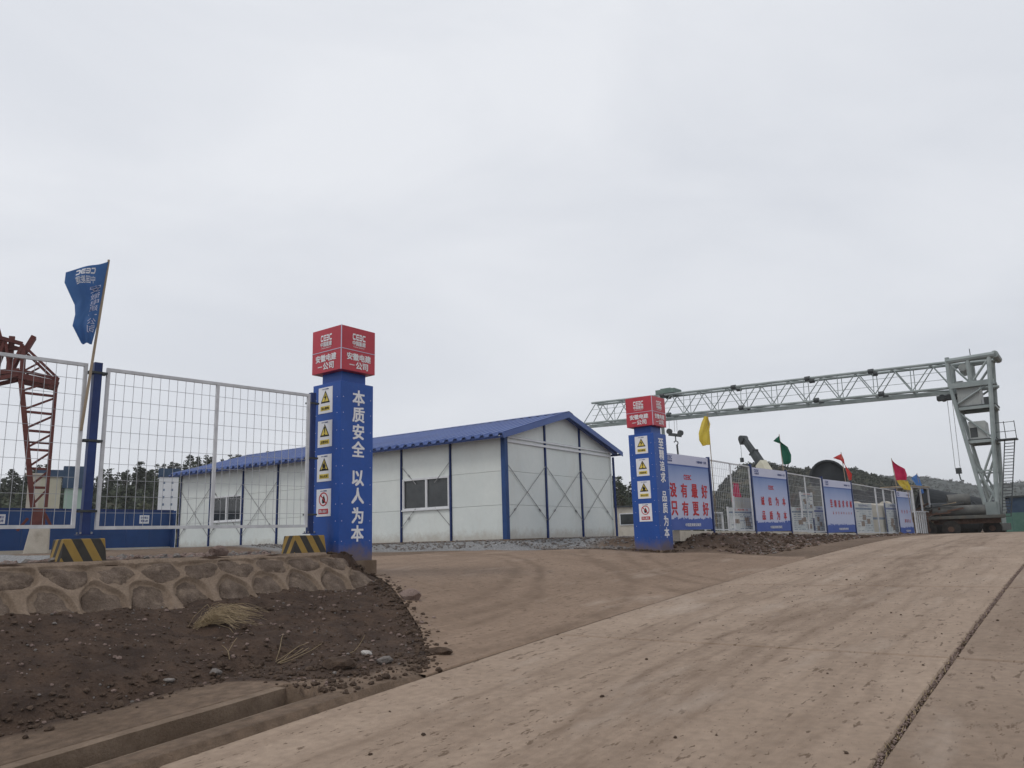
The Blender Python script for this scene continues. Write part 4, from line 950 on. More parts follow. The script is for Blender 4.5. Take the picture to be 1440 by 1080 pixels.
# ------------------------------------------------------------------ row of blue banner boards and fence along the entrance road
def bx(y): return -9.0 + (y - 18.5) * .054
def bz(y): return 1.70 - .0176 * (y - 21)
BANG = R(90) - math.atan(.054)
kb = MB()
for k in range(8):
    y0 = 19.0 + 3.1 * k; kb.add([(x, y, z) for y in (y0, y0 + 3.06) for x, z in ((bx(y) - .25, bz(y) - .30), (bx(y) + .02, bz(y) - .30), (bx(y) + .02, bz(y) - .03 + .012 * (k % 3)), (bx(y) - .25, bz(y) - .03 + .012 * (k % 3)))],
                               [(0, 1, 2, 3), (7, 6, 5, 4), (0, 4, 5, 1), (1, 5, 6, 2), (2, 6, 7, 3), (3, 7, 4, 0)])
o = kb.build('fence_kerb', 'cream', None); tag(o, 'low pale concrete kerb carrying the row of banner boards', 'kerb')
def board(label, y0, y1, lines, logo=True, foot='中国能源建设集团'):
    x0, x1 = bx(y0), bx(y1); Lg = math.hypot(x1 - x0, y1 - y0); H = 2.0
    t = thing('banner_board', label, 'banner board', (x0, y0, (bz(y0) + bz(y1)) / 2), BANG, 'blue banner boards along the entrance road')
    sl = -.0176
    MB().box(0, Lg, -.02, .02, 0, H).build('print_panel', 'banner', t)
    hdp = MB().box(0, Lg, -.026, -.021, H - .27, H).build('header', 'lav', t)
    tx = MB(); put(tx, 'CЄЭC', (Lg * .12, -.026, H - .1), (1, 0, 0), (0, 0, 1), .09, width=.36, bold=.03); put(tx, '中国能建', (Lg * .12, -.026, H - .19), (1, 0, 0), (0, 0, 1), .05, width=.34); put(tx, '安徽电建一公司', (Lg * .84, -.026, H - .15), (1, 0, 0), (0, 0, 1), .07, width=Lg * .22)
    tx.build('header_lettering', 'inkblue', hdp)
    st = MB().box(0, Lg, -.025, -.021, H - .31, H - .285); st.build('header_stripe', 'deep', t)
    # skyline and deep blue foot of the print
    r = random.Random(int(y0)); V = [(0, .27)]; x = 0
    while x < Lg - .01:
        w = min(r.uniform(.03, .12), Lg - x); hh = .27 + (r.random() ** 2) * .07; V += [(x, hh), (x + w, hh)]; x += w
    m = MB()
    for q in range(1, len(V) - 1, 2): m.add([(V[q][0], -.0225, .0), (V[q + 1][0], -.0225, 0), (V[q + 1][0], -.0225, V[q + 1][1]), (V[q][0], -.0225, V[q][1])], [(0, 1, 2, 3)])
    m.build('skyline_print', 'deep', t)
    ft = MB(); put(ft, foot, (Lg * .55, -.0235, .13), (1, 0, 0), (0, 0, 1), .085, width=Lg * .34, bold=.02); ft.build('foot_lettering', 'print', t)
    if logo:
        rd = MB(); put(rd, 'CЄЭC', (Lg * .5, -.021, H * .70), (1, 0, 0), (0, 0, 1), .13, width=.42, bold=.04); rd.build('logo', 'redprint', t)
    for s, fz, hh, x_0, x_1, bold in lines:
        n = len(s)
        for k, ch in enumerate(s):
            rd = MB(); put(rd, ch, (Lg * (x_0 + (x_1 - x_0) * (k + .5) / n), -.021, H * fz), (1, 0, 0), (0, 0, 1), hh, width=min(hh * .92, Lg * (x_1 - x_0) / n * .86), bold=bold); rd.build('slogan_character', 'redprint', t)
    fr = MB().box(-.0, Lg, .02, .06, H - .05, H).box(0, Lg, .02, .06, 0, .05); fr.build('frame', 'fence', t)
    return t
board('first and largest blue banner board, half behind the right gate pillar', 18.35, 20.93, [('没有最好', .52, .36, .06, .98, .035), ('只有更好', .28, .36, .06, .98, .035)])
board('second blue banner board, two rows of four red characters, after the wide mesh gap', 23.95, 26.75, [('诚信为本', .48, .27, .12, .96, .03), ('品质为本', .25, .27, .12, .96, .03)])
board('third blue banner board with one row of tall narrow red characters', 30.4, 33.68, [('至精追求卓越', .55, .27, .14, .99, .03), ('品质为本以人为本', .37, .10, .2, .95, .02)], logo=False)
board('last and smallest blue banner board beside the white frame cage', 40.45, 42.9, [('安全第一', .52, .16, .15, .9, .025), ('预防为主', .3, .16, .35, .85, .025)], logo=False)
def bpost(label, y): fence_post(label, bx(y) - .0, y, bz(y) - .22, bz(y) + 2.06, .085, 'blue_post', 'blue posts of the banner fence', clamps=False, ang=90)
for lb, y in (('blue post at the right edge of the first banner board', 20.99), ('blue post at the left edge of the second banner board', 23.88), ('blue post at the right edge of the second banner board', 26.82),
              ('blue post at the left edge of the third banner board', 30.32), ('blue post at the right edge of the third banner board', 33.76), ('blue post at the left edge of the last banner board', 40.37)): bpost(lb, y)
GB = 'mesh fence panels between the banner boards'
def gp(label, y0, y1, nx, mids=(.5,)): mesh_panel(label, (bx(y0), y0, bz(y0)), (bx(y1), y1, bz(y1)), .0, 2.0, nx, 9, GB, mids, fr=.036, wr=.003)
gp('mesh fence panel between first and second banner boards with red banner behind it', 21.07, 23.8, 22)
gp('mesh fence panel between second and third banner boards with a white poster hung on it', 26.9, 30.24, 26)
gp('mesh fence panel right of the third banner board', 33.84, 37.1, 24, ())
gp('mesh fence panel left of the last banner board', 37.14, 40.3, 24, ())

# low display boards standing behind the fence
def display(label, y0, y1, zt, zb, x, style, seed, leg=True):
    t = thing('display_board', label, 'display board', (x, y0, zb), BANG, 'low display boards behind the mesh fence')
    Lg = y1 - y0; H = zt - zb; r = random.Random(seed)
    MB().box(0, Lg, -.02, .02, 0, H).build('panel', 'board' if style != 'cream' else 'board2', t)
    
    for x_ in (-.03, Lg): MB().box(x_, x_ + .03, -.025, .03, -.25, H + .03).build('leg', 'fence' if style != 'blue' else 'blue_post', t)
    hb = MB().box(.0, Lg, -.024, -.021, H * .80, H * .86) if style != 'cream' else MB().box(0, Lg, -.024, -.021, H * .52, H * .6)
    hb.build('header_band', 'inkblue' if style == 'blue' else 'inkgrey', t)
    if style != 'cream':
        tt = MB(); put(tt, r.choice(['安全文明施工', '工程概况', '质量管理制度', '安全生产责任']), (Lg * .5, -.021, H * .93), (1, 0, 0), (0, 0, 1), H * .07, width=Lg * .6); tt.build('title_lettering', 'redprint' if seed % 2 else 'inkblue', t)
        a = MB(); b = MB()
        for q in range(9):
            z = H * (.74 - .075 * q); x_ = Lg * .07
            while x_ < Lg * .9:
                w = r.uniform(.04, .2) * Lg
                if r.random() < .62: a.box(x_, min(x_ + w, Lg * .95), -.0215, -.0205, z - .012, z + .012)
                x_ += w + .05 * Lg
        for q in range(3):
            xx, zz = Lg * r.uniform(.12, .7), H * r.uniform(.12, .5); b.box(xx, xx + Lg * .2, -.024, -.022, zz, zz + H * .16)
        a.build('text_lines', 'inkgrey', t)['kind'] = 'stuff'; b.build('pictures', 'inkbrown', t)['kind'] = 'stuff'
    return t
def shown(label, f0, f1, zt, zb, k, style, seed):     # f0..f1: the stretch of fence it stands behind, k: how far back
    display(label, f0 * k, f1 * k, zt, zb, bx(f0) * k, style, seed)
shown('wide white display board with blue heading just left of the second banner board', 22.05, 23.75, 2.36, 1.55, 1.03, 'white', 1)
shown('plain cream board rising behind the wide white display board', 22.5, 23.75, 2.72, 1.6, 1.06, 'cream', 2)
shown('pale green display board with small pictures between second and third banners', 26.95, 29.0, 2.45, 1.45, 1.035, 'white', 3)
shown('narrow white display board left of the third banner post', 29.1, 30.25, 2.5, 1.45, 1.03, 'blue', 4)
shown('tall narrow white poster on the mesh between second and third banners', 28.0, 29.1, 2.95, 2.3, 1.01, 'white', 5)
shown('white notice board with a blank sheet right of the third banner', 33.95, 36.2, 2.7, 1.35, 1.03, 'white', 6)
shown('half cream half pale board in the middle of the last mesh gap', 36.25, 38.3, 2.65, 1.32, 1.035, 'cream', 7)
shown('white display board with a navy heading band left of the last banner', 38.35, 40.35, 2.75, 1.32, 1.02, 'blue', 8)
shown('small white display board low behind the first banner board', 18.7, 19.7, 1.68, 1.2, 1.02, 'white', 9)
rb = MB(); V = []
for q in range(9):
    for w in range(4): V.append((-10 + .05 * math.sin(q * 1.1 + w), 25.55 + .24 * w + .03 * math.sin(q), 2.05 + 1.25 * q / 8))
rb.add(V, [(a * 4 + b, a * 4 + b + 1, a * 4 + b + 5, a * 4 + b + 4) for a in range(8) for b in range(3)])
o = rb.build('banner_sheet', 'flagcrim', None, smooth=True); tag(o, 'vertical red cloth banner hanging behind the mesh between the first two boards', 'banner')
MB().tube((-10, 25.5, 3.3), (-10, 26.4, 3.3), .02, 6).tube((-10.0, 25.5, 1.4), (-10.0, 25.5, 3.32), .025, 6).build('hanging_rod', 'wood', o)
mesh_panel('low white mesh barrier in the gap right of the first banner board', (-9.2, 21.2, 0), (-9.15, 22.45, 0), 1.55, .68, 8, 4, 'low barriers', (), wr=.005)
# bright flags on thin poles behind the boards
FL = 'coloured flags above the banner fence'
flag('yellow flag drooping above the right edge of the first banner board', (-8.8, 21.1, 4.1), R(23), [(.84, -.1, -.01, .86), (.62, -.2, .05, .68), (.4, -.3, .0, .38), (.2, -.3, .01, .16), (.02, -.22, .01, .0)], ((.0, 0, -2.3), (.0, 0, .95)), 'flagyellow', FL, wave=.05, pr_=.014)
flag('dark green flag above the right edge of the second banner board', (-8.7, 27.0, 4.1), R(18), [(.8, -.22, .0, .62), (.55, .24, .01, .4), (.2, .33, .02, .1), (-.05, .3, .03, -.15), (-.22, .22, .04, -.22)], ((.05, 0, -2.3), (.0, 0, .85)), 'flaggreen', FL, wave=.05, pr_=.016)
flag('thin twisted red flag above the third banner board', (-8.4, 34.0, 3.95), R(14), [(.78, -.4, -.05, .62), (.55, -.1, .02, .5), (.2, .16, .04, .1), (-.1, .26, .08, -.1), (-.34, .22, .12, -.34)], ((.06, 0, -2.2), (-.06, 0, .84)), 'flagred', FL, wave=.05, pr_=.018)
flag('crimson flag with a ragged edge above the last banner board', (-8.0, 41.6, 4.2), R(12), [(.75, .06, -.02, .55), (.4, .5, .0, .25), (0, .56, .03, -.05), (-.3, .52, .06, -.3)], ((.1, 0, -2.1), (-.03, 0, .8)), 'flagcrim', FL, wave=.06, pr_=.02)
flag('yellow flag hanging directly below the crimson flag', (-8.0, 41.9, 3.65), R(12), [(.3, .5, .0, .22), (.05, .58, .1, -.02), (-.2, .6, .3, -.25)], ((.5, 0, -1.8), (.42, 0, .35)), 'flagyellow', FL, wave=.05, pr_=.02)
flag('drooping light blue flag above the white frame cage', (-7.9, 47.5, 4.0), R(10), [(.5, -.4, -.1, .28), (.2, -.3, .02, .12), (-.2, -.14, .1, -.2), (-.55, .0, .14, -.6)], ((.12, 0, -2.6), (-.08, 0, .55)), 'flagsky', FL, wave=.05, pr_=.02)

# ------------------------------------------------------------------ pale gantry crane spanning the yard
gc = thing('gantry_crane', 'tall pale green truss gantry crane spanning the yard on the right', 'gantry crane', (-5.0, 50.6, 1.15))
def T(mb, p, q, r, n=8): mb.tube(p, q, r, n)
xl, xr = -25.9, -1.0
def zb(x): return 8.27 - (x - xr) / (xl - xr) * -.75 - .0
def zt(x): return zb(x) + 1.52
tr = MB(); yA, yB = -.62, .62
for y in (yA, yB):
    T(tr, (xl, y, zb(xl)), (xr + 2.2, y, zb(xr + 2.2)), .078); T(tr, (xl + .75, y * .8, zt(xl)), (xr + 2.5, y * .8, zt(xr + 2.2)), .082)
tr.build('chord_tubes', 'steelgreen', gc)['kind'] = 'stuff'
nbay = 12; st = (xr - xl) / nbay
for k in range(nbay):
    w = MB(); x0 = xl + st * k; xm = x0 + st / 2; x1 = x0 + st
    for y in (yA, yB):
        T(w, (x0, y, zb(x0)), (xm + .1, y * .8, zt(xm)), .034, 6); T(w, (xm + .1, y * .8, zt(xm)), (x1, y, zb(x1)), .034, 6); 
        T(w, (x1, y, zb(x1)), (x1 + .04, y * .8, zt(x1)), .024, 6)
    T(w, (x0, yA, zb(x0)), (x1, yB, zb(x1)), .035, 6); T(w, (xm, yA * .8, zt(xm)), (xm, yB * .8, zt(xm)), .04, 6); T(w, (x0, yA, zb(x0)), (x0, yB, zb(x0)), .045, 6)
    T(w, (xm, yA * .8, zt(xm)), (x1, yB * .8, zt(x1)), .03, 6)
    w.build('truss_bay', 'steelgreen', gc)
ibm = MB(); ibm.bar((xl + .1, 0, zb(xl) - .2), (xr + .2, 0, zb(xr) - .2), .16, .18); ibm.build('hoist_rail', 'steelgreen', gc)
hr = MB()
for z in (.5, .95): hr.bar((xl + .9, yA - .12, zb(xl) + z), (xr, yA - .12, zb(xr) + z), .025)
hr.build('walkway_rail', 'steelgreen', gc)['kind'] = 'stuff'
for x in (-19.2, -13.9, -9.0, -5.2):
    cl = MB()
    for y in (yA, yB): cl.tube((x - .16, y * .8, zt(x)), (x + .16, y * .8, zt(x)), .15, 10); cl.tube((x + .3, y, zb(x) + .03), (x + .6, y, zb(x) + .03), .16, 10)
    cl.build('splice_collar', 'steeldark', gc)['kind'] = 'stuff'
# right hand leg
lgm = MB(); X0, X1 = -1.05, 1.05
for y in (-.95, .95):
    f = 1.5
    lgm.tube((X0, y, zb(0) + .1), (-.02, y * f, .55), .105, 8); lgm.tube((X1, y, zt(0) + .05), (.34, y * f, .55), .115, 8)
    lgm.tube((X0 + .05, y, zb(0) + 1.75), (X0, y, zb(0)), .12, 8); lgm.bar((X0, y, zb(0) + .05), (X1 + .05, y, zb(0) + .05), .26, .3)
    lgm.tube((X0, y, zt(0)), (X1 + .3, y, zt(0) + .05), .16, 8); lgm.tube((.0, y, zb(0) + .2), (.0, y, zt(0)), .12, 8); lgm.tube((.1, y, zb(0) + .2), (X1, y, zt(0) - .1), .07, 6); lgm.tube((X0 + .1, y, zt(0) - .1), (-.1, y, zb(0) + .25), .05, 6)
    lgm.tube((-.95, y, 7.15), (1.0, y, 8.3), .06, 6); lgm.tube((-.85, y, 6.8), (.75, y, 5.1), .06, 6); lgm.tube((-.3, y * 1.25, 2.6), (.72, y * 1.15, 5.0), .07, 6); lgm.tube((.5, y * 1.4, 1.6), (-.45, y * 1.2, 3.9), .06, 6); lgm.tube((-.05, y * 1.4, 1.5), (.55, y * 1.3, 2.6), .05, 6)
    lgm.bar((-.92, y, 6.95), (.95, y, 6.95), .16); lgm.bar((-.62, y, 5.05), (.72, y, 5.05), .16); lgm.bar((-.35, y * 1.3, 3.4), (.5, y * 1.3, 3.4), .08)
for z, x in ((8.5, X0), (6.95, -.8), (5.05, -.5), (3.4, -.33), (6.95, .95), (5.05, .75)): lgm.bar((x, -1, z), (x, 1, z), .14)
lgm.tube((-.6, -1.05, 5.0), (.1, 1.4, .7), .05, 6)
lgm.tube((X1 + .28, -1.0, zt(0) + .05), (X1 + .28, 1.0, zt(0) + .05), .2, 10)
lgm.build('leg', 'steelgreen', gc)
ft = MB(); ft.add([(-.16, -1.7, 1.7), (.4, -1.7, 1.7), (.4, -1.62, .5), (.0, -1.62, .5), (-.16, -1.4, 1.7), (.4, -1.4, 1.7), (.4, -1.4, .5), (.0, -1.4, .5)], [(0, 1, 2, 3), (7, 6, 5, 4), (0, 4, 5, 1), (1, 5, 6, 2), (2, 6, 7, 3), (3, 7, 4, 0)])
ft.build('foot_plate', 'steelgreen', gc)
bo = MB().box(-.15, .6, -2.2, 2.2, .18, .55); bo.build('bogie_beam', 'greypipe', gc)
for y in (-1.8, -1.2, 1.2, 1.8): MB().tube((.1, y, .2), (.36, y, .2), .2, 14).build('wheel', 'steeldark', gc)
for z, a, b in ((6.95, -.95, 1.05), (5.05, -.68, .85)): MB().box(a, b, -1.0, 1.0, z + .08, z + .14).build('platform', 'steeldark', gc)
c1 = MB().box(-.78, .34, -.85, .8, 7.1, 8.15)
cbx = c1.build('machine_cabin', 'crane_box', gc, bevel=.02)
rb_ = MB()
for k in range(12): x = -.72 + k * .092; rb_.box(x, x + .04, -.875, -.85, 7.14, 8.1)
rb_.build('cabin_ribs', 'crane_box', cbx)['kind'] = 'stuff'
MB().box(.48, .82, -.8, -.5, 7.1, 7.5).build('control_box', 'steeldark', gc)
c2 = MB().box(-.45, .38, -.8, .7, 5.2, 6.2).build('lower_cabin', 'crane_box', gc, bevel=.02); MB().box(-.4, -.05, -.81, -.79, 5.3, 5.85).build('louvre', 'steeldark', c2)
MB().box(-.8, -.45, -.4, .4, zb(0) + .2, zb(0) + .4).tube((-.35, -.5, zb(0) + 1.15), (-.35, .5, zb(0) + 1.0), .22, 12).build('winch', 'crane_box', gc)
MB().bar((-.3, -.2, zt(0) + .25), (.5, -.2, zt(0) + .25), .25, .08).bar((.1, -.2, zt(0) + .2), (.1, -.2, zt(0) + .7), .04).build('roof_light', 'steeldark', gc)
la = MB()
for dx in (0, .42): la.bar((.55 + dx, -1.5, .9), (1.2 + dx * 1.1, -1.25, 4.95), .05)
for k in range(24):
    f = k / 24; x = .55 + .65 * f; la.bar((x, -1.5 + .25 * f, .9 + 4.05 * f), (x + .42 + .04 * f, -1.5 + .25 * f, .9 + 4.05 * f), .035)
la.build('ladder', 'steeldark', gc)
lp = MB().box(.8, 1.8, -1.6, -.8, 4.95, 5.02)
for x in (1.3, 1.78): lp.bar((x, -1.58, 5.0), (x, -1.58, 5.95), .035)
for z in (5.4, 5.9): lp.bar((.9, -1.58, z), (1.78, -1.58, z), .03)
lp.build('ladder_landing', 'steeldark', gc)
# far leg hidden for the most part behind the right gate pillar
fl = MB()
for y in (-.6, .6): fl.tube((-19.9, y, zb(-19.9)), (-19.9, y * 1.6, .5), .13, 8)
for z in (2.5, 4.5, 6.5): fl.tube((-19.9, -.8, z), (-19.9, .8, z), .06, 6)
fl.build('leg', 'steelgreen', gc); MB().box(-20.1, -19.7, -1.6, 1.6, .15, .5).build('bogie_beam', 'greypipe', gc)
# trolleys and hooks
tg = MB().box(-19.7, -18.2, -.6, .6, zt(-19) + .1, zt(-19) + .42).box(-19.4, -18.6, -.4, .4, zt(-19) + .42, zt(-19) + .52); tg.build('trolley', 'trolleypaint', gc, bevel=.02)
MB().box(-1.9, -.7, -.3, .3, zb(0) - .55, zb(0) - .3).tube((-1.6, -.35, zb(0) - .42), (-1.6, .35, zb(0) - .42), .18, 10).build('trolley', 'steeldark', gc)
wr = MB()
for x in (-19.1, -18.7, -18.5): wr.bar((x, 0, 7.7), (x + .05, 0, zb(x)), .02)
for x in (-1.5, -1.25): wr.bar((x, 0, 3.7), (x + .1, 0, zb(x) - .4), .025)
wr.build('hoist_ropes', 'rod', gc)['kind'] = 'stuff'
hb = MB(); hb.bar((-19.15, 0, 7.55), (-18.2, 0, 7.35), .16, .22); hb.tube((-19.1, -.1, 7.75), (-19.1, .1, 7.75), .2, 12); hb.tube((-18.25, -.1, 7.55), (-18.25, .1, 7.55), .2, 12)
hb.bar((-18.65, 0, 7.35), (-18.65, 0, 7.0), .06)
for k in range(7):
    a0, a1 = -1.2 + k * .55, -1.2 + (k + 1) * .55; hb.bar((-18.65 + .16 * math.cos(a0), 0, 6.85 + .16 * math.sin(a0)), (-18.65 + .16 * math.cos(a1), 0, 6.85 + .16 * math.sin(a1)), .06)
hb.bar((-18.58, 0, 6.75), (-18.55, 0, 5.9), .1); hb.build('hook_block', 'steeldark', gc)
hb = MB().box(-1.48, -1.2, -.12, .12, 3.4, 3.72).bar((-1.34, 0, 3.4), (-1.3, 0, 3.05), .06).bar((-1.3, 0, 3.05), (-1.15, 0, 2.98), .06); hb.build('hook_block', 'steeldark', gc)

# ------------------------------------------------------------------ mobile crane behind the boards
mc = thing('mobile_crane', 'truck mounted mobile crane with raised dark boom behind the banner boards', 'mobile crane', (-15.1, 42.4, 1.25), R(-28))
def wheel(parent, x, y, z, r, w, mat='rubber'):
    wv = MB().tube((x, y - w / 2, z), (x, y + w / 2, z), r, 20).build('wheel', mat, parent); MB().tube((x, y - w / 2 - .01, z), (x, y - w / 2 + .02, z), r * .34, 12).build('rim', 'rust', wv); return wv
MB().box(-1.2, 5.2, -1.1, 1.1, .75, 1.15).build('chassis', 'truck', mc, bevel=.03)
MB().add([(3.9, -1.1, 1.15), (5.3, -1.1, 1.15), (5.3, 1.1, 1.15), (3.9, 1.1, 1.15), (3.9, -1.05, 2.5), (4.9, -1.05, 2.5), (4.9, 1.05, 2.5), (3.9, 1.05, 2.5)], [(0, 3, 2, 1), (4, 5, 6, 7), (0, 1, 5, 4), (1, 2, 6, 5), (2, 3, 7, 6), (3, 0, 4, 7)]).build('driver_cab', 'truck', mc, bevel=.05)
MB().box(4.0, 4.7, -1.12, -1.08, 1.75, 2.35).build('cab_window', 'glass', mc)
MB().box(.2, 2.3, -.8, .8, 1.15, 2.3).build('turret', 'truck', mc, bevel=.06)
for x in (-.6, .8, 3.2, 4.6):
    for y in (-.95, .95): wheel(mc, x, y, .5, .5, .35)
b0, b1, b2, b3 = Vector((1.9, 0, 2.0)), Vector((.38, 0, 4.1)), Vector((-.1, 0, 4.75)), Vector((-.75, 0, 5.55))
MB().bar(b0, b1, .46, .52).build('boom_base', 'craneyel', mc, bevel=.02); 
MB().bar(b1, b2, .32, .38).build('boom_section', 'steeldark', mc); MB().bar(b2 - (b2 - b1) * .05, b3, .24, .29).build('boom_section', 'steeldark', mc)
MB().bar(b3, b3 + Vector((-.32, 0, -.12)), .26, .3).tube(b3 + Vector((-.1, -.2, .05)), b3 + Vector((-.1, .2, .05)), .2, 12).build('boom_head', 'steeldark', mc)
for q in (b1, b2): MB().bar(q - (b2 - b1) * .05, q + (b2 - b1) * .05, .37, .45).build('boom_collar', 'steeldark', mc)
MB().tube(b3 + Vector((-.35, 0, -.1)), b3 + Vector((-.35, 0, -1.0)), .012, 5).build('hoist_rope', 'steeldark', mc); MB().box(b3.x - .43, b3.x - .27, -.07, .07, b3.z - 1.25, b3.z - 1.0).build('hook_block', 'steeldark', mc)

# ------------------------------------------------------------------ pipes stacked in the yard
def pipe(label, p, q, r, mat='darkpipe', grp='large dark steel shells lying in the yard', open_=True):
    t = thing('steel_shell', label, 'pipe', p, 0, grp); d = Vector(q) - Vector(p)
    MB().shell((0, 0, 0), d, r, .05).build('shell', mat, t, smooth=False)
    e = d.normalized(); MB().shell(-e * .03, e * .1, r + .05, .11).build('flange_ring', mat, t); MB().shell(d - e * .1, d + e * .03, r + .05, .11).build('flange_ring', mat, t)
    MB().tube(e * .16, e * .2, r - .04, 24).build('end_plate', 'darkpipe', t)
    MB().shell(d * .5 - e * .05, d * .5 + e * .05, r + .04, .06).build('stiffener_ring', mat, t); return t
pipe('topmost dark steel shell, a round dome above the second mesh gap', (-13.1, 49.0, 4.75), (-14.9, 56.0, 4.75), 1.02)
pipe('lower left dark steel shell carrying the topmost one', (-14.6, 49.3, 2.65), (-16.3, 56.2, 2.65), 1.3)
pipe('lower right dark steel shell carrying the topmost one', (-11.9, 49.2, 2.65), (-13.6, 56.1, 2.65), 1.3)
pipe('dark steel shell with a wide black mouth between third banner and crimson flag', (-11.2, 53.0, 3.0), (-12.6, 60.0, 3.0), 1.15)
pipe('long dark steel shell sloping down left of the gantry crane leg', (-9.3, 56.0, 3.2), (-5.6, 58.5, 2.2), .95)
pipe('dark steel shell lying low behind the trailer', (-9.0, 53.5, 2.1), (-6.4, 55.0, 2.1), .95)
tk = thing('white_tank', 'long white horizontal tank with two strap bands above the display boards', 'tank', (-11.6, 46.0, 2.75), math.atan2(4.0, 2.1))
MB().tube((0, 0, 0), (4.6, 0, -.15), .36, 20).build('shell', 'cream', tk, smooth=False)
for x in (.9, 3.3): MB().tube((x - .14, 0, -.02), (x + .14, 0, -.03), .43, 20).build('strap', 'cream', tk)
MB().bar((1.8, -.37, .0), (3.0, -.37, -.03), .05).build('handle_rail', 'rust', tk)
for x in (.9, 3.3): MB().box(x - .1, x + .1, -.3, .3, -1.4, -.3).build('saddle', 'greypipe', tk)

# ------------------------------------------------------------------ flatbed trailer with its load, beside the crane leg
tl = thing('flatbed_trailer', 'weathered flatbed trailer with big tyres parked by the crane leg', 'trailer', (-8.0, 46.6, 1.02), R(8))
MB().box(.1, 3.9, -.9, .9, .95, 1.12).build('deck', 'truck', tl, bevel=.02); MB().box(.3, 3.7, -.45, .45, .7, .95).build('chassis', 'rust', tl)
for x, y in ((.35, -.75), (1.42, -.75), (.35, .75), (1.42, .75), (3.3, .75)): wheel(tl, x, y, .44, .44, .3)
MB().box(-.1, .1, -.8, .8, .8, 1.5).build('headboard', 'rust', tl)
r9 = random.Random(9)
for k in range(16): MB().bar((r9.uniform(-.3, 1.2), r9.uniform(-.8, .6), 1.12 + r9.uniform(.05, .5)), (r9.uniform(.2, 2.4), r9.uniform(-.8, .8), 1.12 + r9.uniform(.05, .7)), r9.uniform(.04, .09)).build('loose_bar', r9.choice(['rust', 'truck', 'steeldark', 'wood']), tl)
for k in range(4): MB().bar((-.2 + .25 * k, -.85 + .1 * k, 1.15 + .1 * k), (1.5 - .1 * k, -.6 + .3 * k, 1.3 + .08 * k), .07).build('loose_bar', 'rust', tl)
def gp_(label, p, q, r): 
    o = MB().shell((0, 0, 0), Vector(q) - Vector(p), r, r * .12, 22).build('concrete_pipe', 'greypipe', None); o.location = p; return tag(o, label, 'pipe', 'grey pipes loaded on the trailer')
gp_('long grey pipe lying on the trailer deck, the nearest of the load', (-7.3, 46.35, 2.42), (-4.9, 46.7, 2.4), .27); gp_('long grey pipe lying on the far side of the trailer deck', (-7.4, 46.95, 2.42), (-5.0, 47.3, 2.4), .27)
gp_('short thick grey pipe topmost on the trailer load', (-6.6, 46.9, 2.96), (-5.6, 47.15, 2.98), .31)
cr_ = thing('scrap_crate', 'rusty crate of timber and steel offcuts at the front of the trailer', 'crate', (-8.1, 45.5, 1.05), R(10))
MB().box(0, .7, 0, .6, .6, .66).build('floor', 'rust', cr_)
for x in (0, .64):
    for y in (0, .54): MB().box(x, x + .06, y, y + .06, 0, 1.35).build('upright', 'rust', cr_)
r_ = random.Random(5)
for k in range(9): MB().bar((r_.uniform(-.1, .3), r_.uniform(0, .5), .7 + k * .07), (r_.uniform(.5, 1.2), r_.uniform(0, .5), .75 + r_.uniform(0, .6)), .06).build('offcut', r_.choice(['rust', 'wood', 'truck']), cr_)
cg = thing('frame_cage', 'white and grey open frame cage standing right of the last banner board', 'cage', (-7.72, 43.9, 1.15), R(83))
fr = MB()
for x in (0, 1.3, 2.6):
    for y in (0, 1.4): fr.bar((x, y, 0), (x, y, 2.55), .07)
for z in (.05, 1.25, 2.5):
    for y in (0, 1.4): fr.bar((0, y, z), (2.6, y, z), .06)
    for x in (0, 2.6): fr.bar((x, 0, z), (x, 1.4, z), .06)
fr.build('frame', 'fence', cg)
for k in range(9):
    if k not in (0, 4, 8): MB().bar((.325 * k, 0, .08), (.325 * k, 0, 1.22), .05).build('upright_bar', 'fence', cg)
MB().box(1.45, 2.5, .7, .74, 1.3, 2.45).build('sheet', 'board', cg); MB().box(.3, .8, .5, .54, .8, 1.7).build('sheet', 'cream', cg); MB().box(-.1, 2.7, -.1, 1.5, 2.53, 2.58).build('roof_sheet', 'wood', cg)
hut('blue_shed', 'dull blue sheet metal shed behind the crane ladder', (-4.55, 55.5, 1.2), R(12), 1.15, 1.4, 2.0, 'bluehut', 'steeldark', 'shed', win=False, rh=.1)
hut('white_hut', 'tiny white hut with a dark roof at the far right behind the green hoarding', (-3.2, 66.0, 1.2), R(8), 2.4, 2.0, 1.7, 'cream', 'steeldark', rh=.12)
gh = thing('green_hoarding', 'pale green sheet hoarding closing the far end of the road', 'hoarding', (-5.2, 54.0, 1.1), R(5))
for k in range(16): MB().box(k * .8 + .006, k * .8 + .794, -.02 + .006 * (k % 2), .01, .05, 1.15 + .06 * math.sin(k * 2.3)).build('sheet', 'greenfence', gh)
MB().box(0, 12.8, .01, .05, .9, .96).build('rail', 'steeldark', gh)

